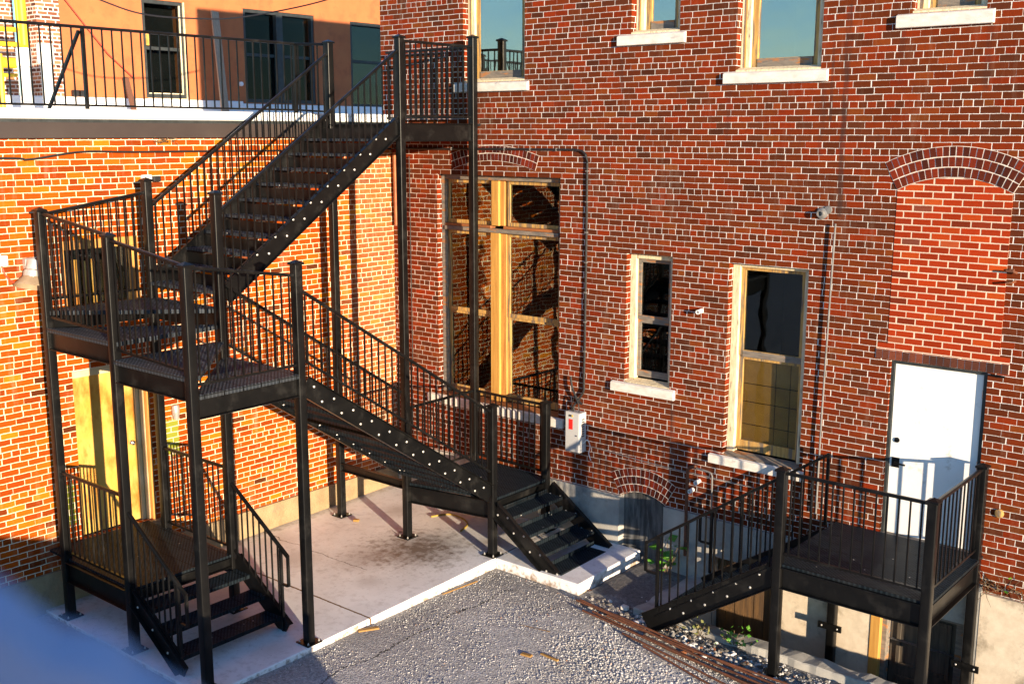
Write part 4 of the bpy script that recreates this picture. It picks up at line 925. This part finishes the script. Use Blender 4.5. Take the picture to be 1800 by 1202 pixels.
m = MB(); m.lathe((9.53,-.001,1.72), [(.05,0),(.05,.02),(.03,.03),(0,.03)], 12, (0,-1,0)); tag(m.build('round_plate', M['wood_y'], smooth=True), 'small round rusty plate on the brick right of the white door', 'plate')
tube_thing('downspout', [(.10,-.06,5.56),(.11,-.06,4.42)], .028, 'copper', 'short copper coloured pipe in the corner of orange and red walls', 'pipe')
tube_thing('downspout', [(.40,-.03,5.5),(.41,-.03,2.2)], .009, 'cable', 'thin dark wire hanging down the red wall beside the corner', 'wire')

# fittings of the orange wall
tube_thing('wall_cable', smooth_path([(.02,-8.5,5.60),(.02,-6.28,5.572),(.02,-5.96,5.552),(.02,-5.3,5.632),(.02,-4.6,5.622),(.02,-3.68,5.620),(.02,-2.26,5.612),(.02,-.05,5.615)], 8), .013, 'cable', 'thin black cable sagging along the top of the orange brick wall under the fascia', 'cable')
wl = thing('wall_lamp', 'round aluminium wall lamp with a wide cone shade on the orange wall', 'lamp', (.0, -6.0, 4.15))
q = at((61,459),0,.17); axd = Vector((.18,-.30,-1)); axd.normalize()
m = MB(); m.lathe(q, [(.0,-.012),(.085,0),(.088,.11),(.098,.115),(.112,.13),(.112,.20),(.0,.20)], 22, axd); m.build('lamp_housing', M['lampmetal'], wl, smooth=True)
m = MB(); m.lathe(q, [(.113,.195),(.205,.31),(.20,.316),(.105,.20)], 26, axd); m.build('lamp_shade', M['lampcone'], wl, smooth=True)
for k in (-.6, .5):
    m = MB(); e = q+axd*.165+Vector((.112*math.cos(k),.112*math.sin(k),0)); m.lathe(e, [(.026,0),(.026,.012),(.012,.014)], 10, (math.cos(k),math.sin(k),0)); m.build('lamp_boss', M['lampmetal'], wl)
m = MB(); m.box(.001,q.y-.07,q.z-.10,.085,q.y+.07,q.z+.03); m.build('wall_mount', M['lampmetal'], wl, bevel=.01)
m = MB(); m.box(.001,-6.47,4.33,.05,-6.325,4.45); tag(m.build('junction_box', M['plastic'], bevel=.008), 'small white junction box on the orange wall at the left edge', 'electrical box')
tube_thing('lamp_wire', smooth_path([(.03,-6.40,4.33),(.04,-6.35,4.19),(.04,-6.22,4.10),(.04,-6.06,4.12)]), .010, 'wirered', 'red wire curving from the white junction box to the wall lamp', 'wire')
m = MB(); m.lathe((.05,-4.21,2.17), [(0,-.13),(.035,-.12),(.05,-.05),(.055,.03),(.045,.07),(0,.08)], 14); m.box(.001,-4.23,2.06,.03,-4.19,2.2)
tag(m.build('wall_lantern', M['lampmetal'], smooth=True), 'small grey wall lantern above the green paint patch beside the yellow door', 'lamp')
fl = thing('flood_light', 'small white and black floodlight on the orange wall behind the landing post', 'lamp', (.0,-4.33,5.28))
m = MB(); m.box(.001,-4.50,5.26,.06,-4.36,5.33); m.build('lamp_body', M['plastic'], fl, bevel=.01)
m = MB(); m.box(.02,-4.355,5.24,.09,-4.25,5.31); m.build('lamp_head', M['cable'], fl, bevel=.01)
m = MB()
random.seed(3)
for i in range(26):
    a = Vector((.05+random.uniform(-.03,.04), -4.16+random.gauss(0,.07), 5.79+random.uniform(-.05,.0))); m.tube([a, a+Vector((random.uniform(-.03,.05), random.uniform(-.08,.08), random.uniform(-.04,.03)))], .004, 4)
tag(m.build('bird_nest', M['twig']), 'scrap of dry bird nest tucked under the brown fascia', 'nest')

# roof things
p0, p1 = at((397,195),0,XS+.9), at((377,21),0,XS+.12)
m = MB(); m.bar((XS+.9,p0.y,6.11),p1,.05,.22,(0,1,0)); tag(m.build('leaning_board', M['oldboard']), 'long pale board leaning upright against the orange stucco between the windows', 'board')
p0, p1 = at((240,194),0,XS+.9), at((221,137),0,XS+.12)
m = MB(); m.bar((XS+.9,p0.y,6.11),p1,.04,.14,(0,1,0)); tag(m.build('leaning_board', M['brownboard']), 'short brown board leaning low against the stucco left of the first window', 'board')
for (xl, xr, yt, yc, d, lab) in ((22,61,84,117,-9.6,'left white roof vent pipe with a wide cap, yellow in the low sun'), (58,101,78,112,-10.2,'right white roof vent pipe with a wide cap, in front of the brick pier')):
    q0, q1 = at((xl,(yt+yc)/2),0,d), at((xr,(yt+yc)/2),0,d); y = (q0.y+q1.y)/2; rad = (q1-q0).dot(rt)/2; zt = at(((xl+xr)/2,yt),0,d).z; zc_ = at(((xl+xr)/2,yc),0,d).z
    v = thing('roof_vent', lab, 'vent', (d,y,6.1), 'white vent pipes on the flat roof')
    m = MB(); m.lathe((d,y,6.1), [(rad,0),(rad,.1),(rad*.68,.22),(rad*.66,zc_-6.08),(.0,zc_-6.08)], 20); m.build('vent_pipe', M['plastic'], v, smooth=True)
    m = MB(); m.lathe((d,y,zc_), [(rad*.97,0),(rad,.02),(rad,zt-zc_-.04),(rad*.95,zt-zc_-.01),(0,zt-zc_)], 24); m.build('vent_cap', M['plastic'], v, smooth=True)
m = MB(); XR = -12.2
def RP(x, y): return at((x, y), 0, XR)
m.tube([RP(36,0)+Vector((0,0,.6)), RP(43,80)], .10, 10); m.tube([RP(28,0)+Vector((0,0,.6)), RP(35,80)], .05, 10)
for yy in (52, 78): m.tube([RP(-40,yy-3), RP(50,yy+2)], .055, 8)
m.tube([RP(-60,105), RP(26,112)], .12, 10); m.tube([RP(-60,131), RP(30,133)], .04, 8)
tag(m.build('pipe_rack', M['yellow'], smooth=True), 'yellow painted gas pipes on the roof at the upper left corner', 'pipe')
tube_thing('gas_pipe', [at((-2,95),0,-9.), at((6,197),0,-9.)], .06, 'yellow', 'yellow pipe standing on the roof in front of the other pipes, at the left edge', 'pipe')
tube_thing('overhead_cable', smooth_path([at(q,0,-6.) for q in ((-60,-70),(100,-32),(175,0),(250,25),(340,33),(430,30),(575,0),(680,-45))], 8), .014, 'cable', 'thin black overhead cable sagging in front of the orange stucco', 'cable')
tube_thing('guy_wire', [S(110,-6,.1), S(150,45,.1), S(190,95,.1), S(235,137,.1)], .012, 'wirered', 'thin red wire slanting across the stucco left of the first window', 'wire')
p0 = S(136,165,.1); m = MB(); m.box(XS+.095,p0.y-.14,p0.z-.06,XS+.2,p0.y-.01,p0.z+.08); m.box(XS+.095,p0.y+.04,p0.z-.06,XS+.2,p0.y+.15,p0.z+.08); tag(m.build('roof_outlet', M['cable']), 'small black outlet box at the foot of the stucco wall', 'outlet')
p0 = S(422,148); m = MB(); m.lathe((XS,p0.y,p0.z),[(.06,0),(.06,.08),(0,.10)],10,(1,0,0)); tag(m.build('vent_cover', M['plastic'], smooth=True), 'small white cap on the stucco left of the double window', 'cap')

# ================================================================== GROUND CLUTTER
rb = [((4.94,-1.66),(8.35,-1.93)),((4.98,-1.72),(8.2,-2.02)),((5.02,-1.70),(8.6,-2.09)),((5.3,-1.80),(8.1,-2.12)),((5.5,-1.76),(8.7,-1.86)),((5.2,-1.86),(8.4,-2.24)),((5.9,-2.02),(8.3,-2.42)),((6.15,-1.95),(8.9,-2.30)),((6.3,-2.20),(8.0,-2.50)),((6.5,-2.0),(9.2,-2.05))]
words = ['longest','second','third','fourth','fifth','sixth','seventh','eighth','ninth','last']
for i, (a, b) in enumerate(rb):
    pts = []
    for k in range(9):
        t = k/8; x = a[0]+(b[0]-a[0])*t; y = a[1]+(b[1]-a[1])*t+.02*math.sin(3*t+i); pts.append((x, y, gz(x,y)+.03+.012*(i%3)+.012*math.sin(5*t+i)))
    tube_thing('rebar', pts, .013, 'rust', 'rusty steel bar lying in the bundle on the gravel', 'steel bar', 6, 'rusty bars lying on the gravel', False)
def leafy(name, base, h, n, spread, size, label, cat, mat='leaf', seed=1):
    rnd = random.Random(seed); r = thing(name, label, cat, base); m = MB(); s = MB(); B = Vector(base)
    for i in range(n):
        d = Vector((rnd.gauss(0,spread), rnd.gauss(0,spread), h*rnd.uniform(.15,1))); p = B+d
        u = Vector((rnd.uniform(-1,1), rnd.uniform(-1,1), rnd.uniform(-.2,.6))).normalized(); v = u.cross(Vector((rnd.uniform(-1,1),rnd.uniform(-1,1),1))).normalized(); w = u.cross(v)*.12
        k = size*rnd.uniform(.6,1.2)
        m.add([p, p+u*k*.45+v*k*.42+w*k, p+u*k*1.0, p+u*k*.45-v*k*.42+w*k, p+u*k*.5], [(0,1,4),(1,2,4),(2,3,4),(3,0,4)])
        if i % 3 == 0: s.tube([B+Vector((d.x*.2,d.y*.2,0)), B+Vector((d.x*.6,d.y*.6,d.z*.6)), p], .004, 5)
    m.build('foliage', M[mat], r); s.build('stem', M['twig'], r); return r
leafy('weed_plant', (5.36,-.16,-.06), .62, 24, .075, .15, 'bright green broad leaved weed growing between the hatch and the low end of the steps', 'plant', seed=4)
leafy('grass_tuft', (7.05,-1.38,-.10), .16, 40, .10, .06, 'small green weed tuft growing at the kerb beside the landing post', 'plant', seed=5)
leafy('grass_tuft', (6.62,-1.42,-.10), .13, 26, .09, .06, 'dry greenish tuft on the rubble under the lower steps', 'plant', 'grass', seed=6)
def vine():
    rnd = random.Random(12); r = thing('wall_vine', 'dead brown vine with a few green leaves creeping along the ledge right of the landing', 'vine', (9.6,-.05,.85)); m = MB(); l = MB()
    for i in range(26):
        p = Vector((9.42+abs(rnd.gauss(0,.25)), -.04, .84+rnd.uniform(-.04,.06))); pts = [p]; d = Vector((rnd.uniform(-.3,1), rnd.uniform(-.5,.0), rnd.uniform(-.3,.7)))
        for k in range(5):
            d = (d+Vector((rnd.gauss(0,.45),rnd.gauss(0,.25),rnd.gauss(0,.45)))).normalized(); p = p+d*.055; p.y = min(p.y,-.02); pts.append(p.copy())
        m.tube(pts, .005, 4, .4)
        if i % 4 == 0:
            u = Vector((rnd.uniform(-1,1),-.4,rnd.uniform(-.4,.8))).normalized(); v = u.cross(Vector((0,1,.3))).normalized(); k = .05
            l.add([p, p+u*k*.5+v*k*.4, p+u*k, p+u*k*.5-v*k*.4], [(0,1,2,3)])
    m.build('stem', M['twig'], r); l.build('leaf', M['leaf'], r)
vine()
def scrap(name, x, y, z, L, w, h, ang, mat, label, cat, group=None):
    m = MB(); d = Vector((math.cos(R(ang)), math.sin(R(ang)), 0)); a = Vector((x,y,z+h/2+.004)); m.bar(a-d*L/2, a+d*L/2, w, h); return tag(m.build(name, M[mat], bevel=min(w,h)*.2), label, cat, group)
scrap('wood_offcut', 5.37,-3.21,-.095,.14,.06,.03,10,'scrap','short block of yellow wood lying on the open gravel, left of its twin','wood scrap')
scrap('wood_offcut', 5.60,-3.07,-.095,.26,.035,.022,-2,'scrap','thin yellow stick lying on the open gravel, right of the short block','wood scrap')
scrap('wood_offcut', 3.50,-3.95,-.075,.26,.07,.03,60,'scrap','yellow board scrap against the kerb of the slab at its joint','wood scrap')
scrap('wood_offcut', 3.50,-2.30,-.072,.62,.022,.014,84,'scrap','long thin yellow strip lying along the foot of the slab kerb','wood scrap')
scrap('wood_offcut', 5.0,-2.6,-.09,.42,.02,.015,12,'scrap','thin dry stick on the gravel near the end of the rusty bars','wood scrap')
scrap('wood_offcut', 4.95,-1.2,-.075,.26,.03,.02,50,'brownboard','brown stick on the dark soil beside the concrete pad','wood scrap')
scrap('stone_chip', .84,-1.72,slab_z(-1.72),.09,.06,.035,30,'scrap','small yellowish stone on the slab beside the rear stair post','stone')
scrap('stone_chip', 5.55,-1.45,-.08,.10,.07,.06,0,'sill','pale broken stone at the low end of the side steps','stone')
tube_thing('hose_piece', smooth_path([(1.62,-.90,slab_z(-.9)+.014),(1.76,-.66,slab_z(-.66)+.014),(2.03,-.66,slab_z(-.66)+.014),(2.28,-.80,slab_z(-.8)+.014),(2.38,-1.06,slab_z(-1.)+.014)]), .013, 'hose', 'curved piece of yellow hose lying on the slab under the lower landing', 'hose')

def stones(name, n, sampler, mat, label_kind, rmin, rmax, seed, size_boost=lambda x, y: 0.):
    rnd = random.Random(seed); V = []; F = []
    ico = [(0,0,1),(.894,0,.447),(.276,.851,.447),(-.724,.526,.447),(-.724,-.526,.447),(.276,-.851,.447),(.724,.526,-.447),(-.276,.851,-.447),(-.894,0,-.447),(-.276,-.851,-.447),(.724,-.526,-.447),(0,0,-1)]
    fc = [(0,1,2),(0,2,3),(0,3,4),(0,4,5),(0,5,1),(1,6,2),(2,7,3),(3,8,4),(4,9,5),(5,10,1),(6,7,2),(7,8,3),(8,9,4),(9,10,5),(10,6,1)]
    for i in range(n):
        x, y = sampler(rnd); r = (rmin+(rmax-rmin)*rnd.random()**3)*(1+size_boost(x,y)); sx, sy, szz = r*rnd.uniform(.7,1.4), r*rnd.uniform(.6,1.1), r*rnd.uniform(.4,.8); a = rnd.uniform(0,6.28); ca, sa = math.cos(a), math.sin(a)
        z = gz(x,y)+szz*.35
        o = len(V)
        for (px,py,pz) in ico:
            q = rnd.uniform(.8,1.15); px, py, pz = px*sx*q, py*sy*q, pz*szz*q; V.append((x+px*ca-py*sa, y+px*sa+py*ca, z+pz))
        F += [(f[0]+o,f[1]+o,f[2]+o) for f in fc]
    m = MB(); m.v = V; m.f = F; me = bpy.data.meshes.new(name); me.from_pydata(V, [], F); me.update(); me.materials.append(mat)
    o = bpy.data.objects.new(name, me); COL.objects.link(o); o['kind'] = 'stuff'; return tag(o, *label_kind)
def s_gravel(r):
    while True:
        x, y = r.uniform(3.46,8.6), r.uniform(-5.4,-1.36)
        if x < 4.9 and y > -1.52: continue
        # thicker bed of pale chippings towards the bars
        dens = .45+.55*math.exp(-(((x-6.2)/1.1)**2+((y+2.7)/.7)**2))
        if r.random() < dens: return x, y
stones('loose_gravel', 34000, s_gravel, M['gravel'], ('loose grey and pale chippings scattered over the broken asphalt', 'gravel'), .0032, .0105, 21, lambda x, y: 1.1*math.exp(-(((x-6.4)/.8)**2+((y+2.6)/.5)**2)))
def s_crumb(r):
    while True:
        if r.random() < .62: x, y = r.gauss(6.9,.75), r.gauss(-1.58,.13)
        else: x, y = r.uniform(4.9,6.0), r.uniform(-1.5,-.25)
        if 4.9 < x < 9.5 and -2.1 < y < -1.37 or (4.9 < x < 5.66 and -2 < y < -.1 and r.random() < .35): return x, y
stones('plaster_rubble', 1500, s_crumb, M['crumbs'], ('white crumbs of plaster and rubbish lying along the broken kerb', 'rubble'), .006, .040, 22)

# ================================================================== unseen casters added to shade the scene and ledge
m = MB(); m.add([(9.,-14.5,-.3),(9.3,-14.5,-.3),(9.3,-7.22,-.3),(9.,-7.22,-.3),(9.,-14.5,3.57),(9.3,-14.5,3.57),(9.3,-7.22,1.13),(9.,-7.22,1.13)],[(0,3,2,1),(4,5,6,7),(0,1,5,4),(1,2,6,5),(2,3,7,6),(3,0,4,7)])
tag(m.build('shadow_wall', M['shadewall']), 'unseen grey wall with a sloping top, shaped to cast the lower left shadow', 'wall')  # unseen caster, sloped to throw the shadow at lower left
m = MB(); m.box(14.,-14.6,3.5,14.5,-12.86,6.4); tag(m.build('shade_block', M['shadewall']), 'grey chimney added unseen behind the camera to shade the near ledge', 'blocker')  # unseen block added only to keep the near ledge in shade
# parapet stone just in front of the camera, far out of focus
def near(px, d): return CAM+(rt*((px[0]-900)/FPX)-upv*((px[1]-601)/FPX)+fw)*d
A, B = near((0,1022), .21), near((335,1205), .21)
ln = (B-A); A2 = A-ln*3.; B2 = B+ln*.35
m = MB(); nseg = 30; v = []; f = []
for i in range(nseg+1):
    t = i/nseg; p = A2.lerp(B2, t); j = .004*mn.noise((t*14,0,0))+.0026*mn.noise((t*40,0,5))
    p = p+Vector((0,0,j))
    for (dn_, dd2) in ((0,0),(-.005,-.008),(-.25,-.02),(-.25,.013),(-.020,.010),(-.006,.004)):
        v.append(p+Vector((0,0,1))*dn_+Vector((fw.x,fw.y,0)).normalized()*dd2)
for i in range(nseg):
    for k in range(6): f.append((6*i+k, 6*i+(k+1)%6, 6*i+6+(k+1)%6, 6*i+6+k))
f += [tuple(range(6)), tuple(range(6*nseg+5, 6*nseg-1, -1))]
m.add(v, f); tag(m.build('parapet_ledge', M['ledge']), 'blurred blue grey stone ledge in the near lower left corner', 'ledge')

# ================================================================== LIGHT
SUN_DIR = Vector((-1., .42, -.127)).normalized()      # direction the light travels
sd = bpy.data.lights.new('sun', 'SUN'); sd.energy = 4.8; sd.angle = R(.5); sd.color = (1., .80, .56)
so = bpy.data.objects.new('sun', sd); COL.objects.link(so); so.rotation_euler = SUN_DIR.to_track_quat('-Z', 'Y').to_euler()
wd = bpy.data.worlds.new('World'); sc.world = wd; wd.use_nodes = True
nt = wd.node_tree; bg = nt.nodes['Background']; sky = nt.nodes.new('ShaderNodeTexSky'); sky.sky_type = 'NISHITA'; sky.sun_disc = False
el = math.asin(-SUN_DIR.z); tosun = -SUN_DIR; sky.sun_elevation = el; sky.sun_rotation = math.atan2(tosun.x, tosun.y)
sky.air_density = 1.0; sky.dust_density = 0.; sky.ozone_density = 4.0
nt.links.new(sky.outputs[0], bg.inputs[0]); bg.inputs[1].default_value = .15
sc.view_settings.view_transform = 'Standard'; sc.view_settings.look = 'None'; sc.view_settings.exposure = 1.38; sc.view_settings.gamma = 1.0
sc.view_settings.use_curve_mapping = False
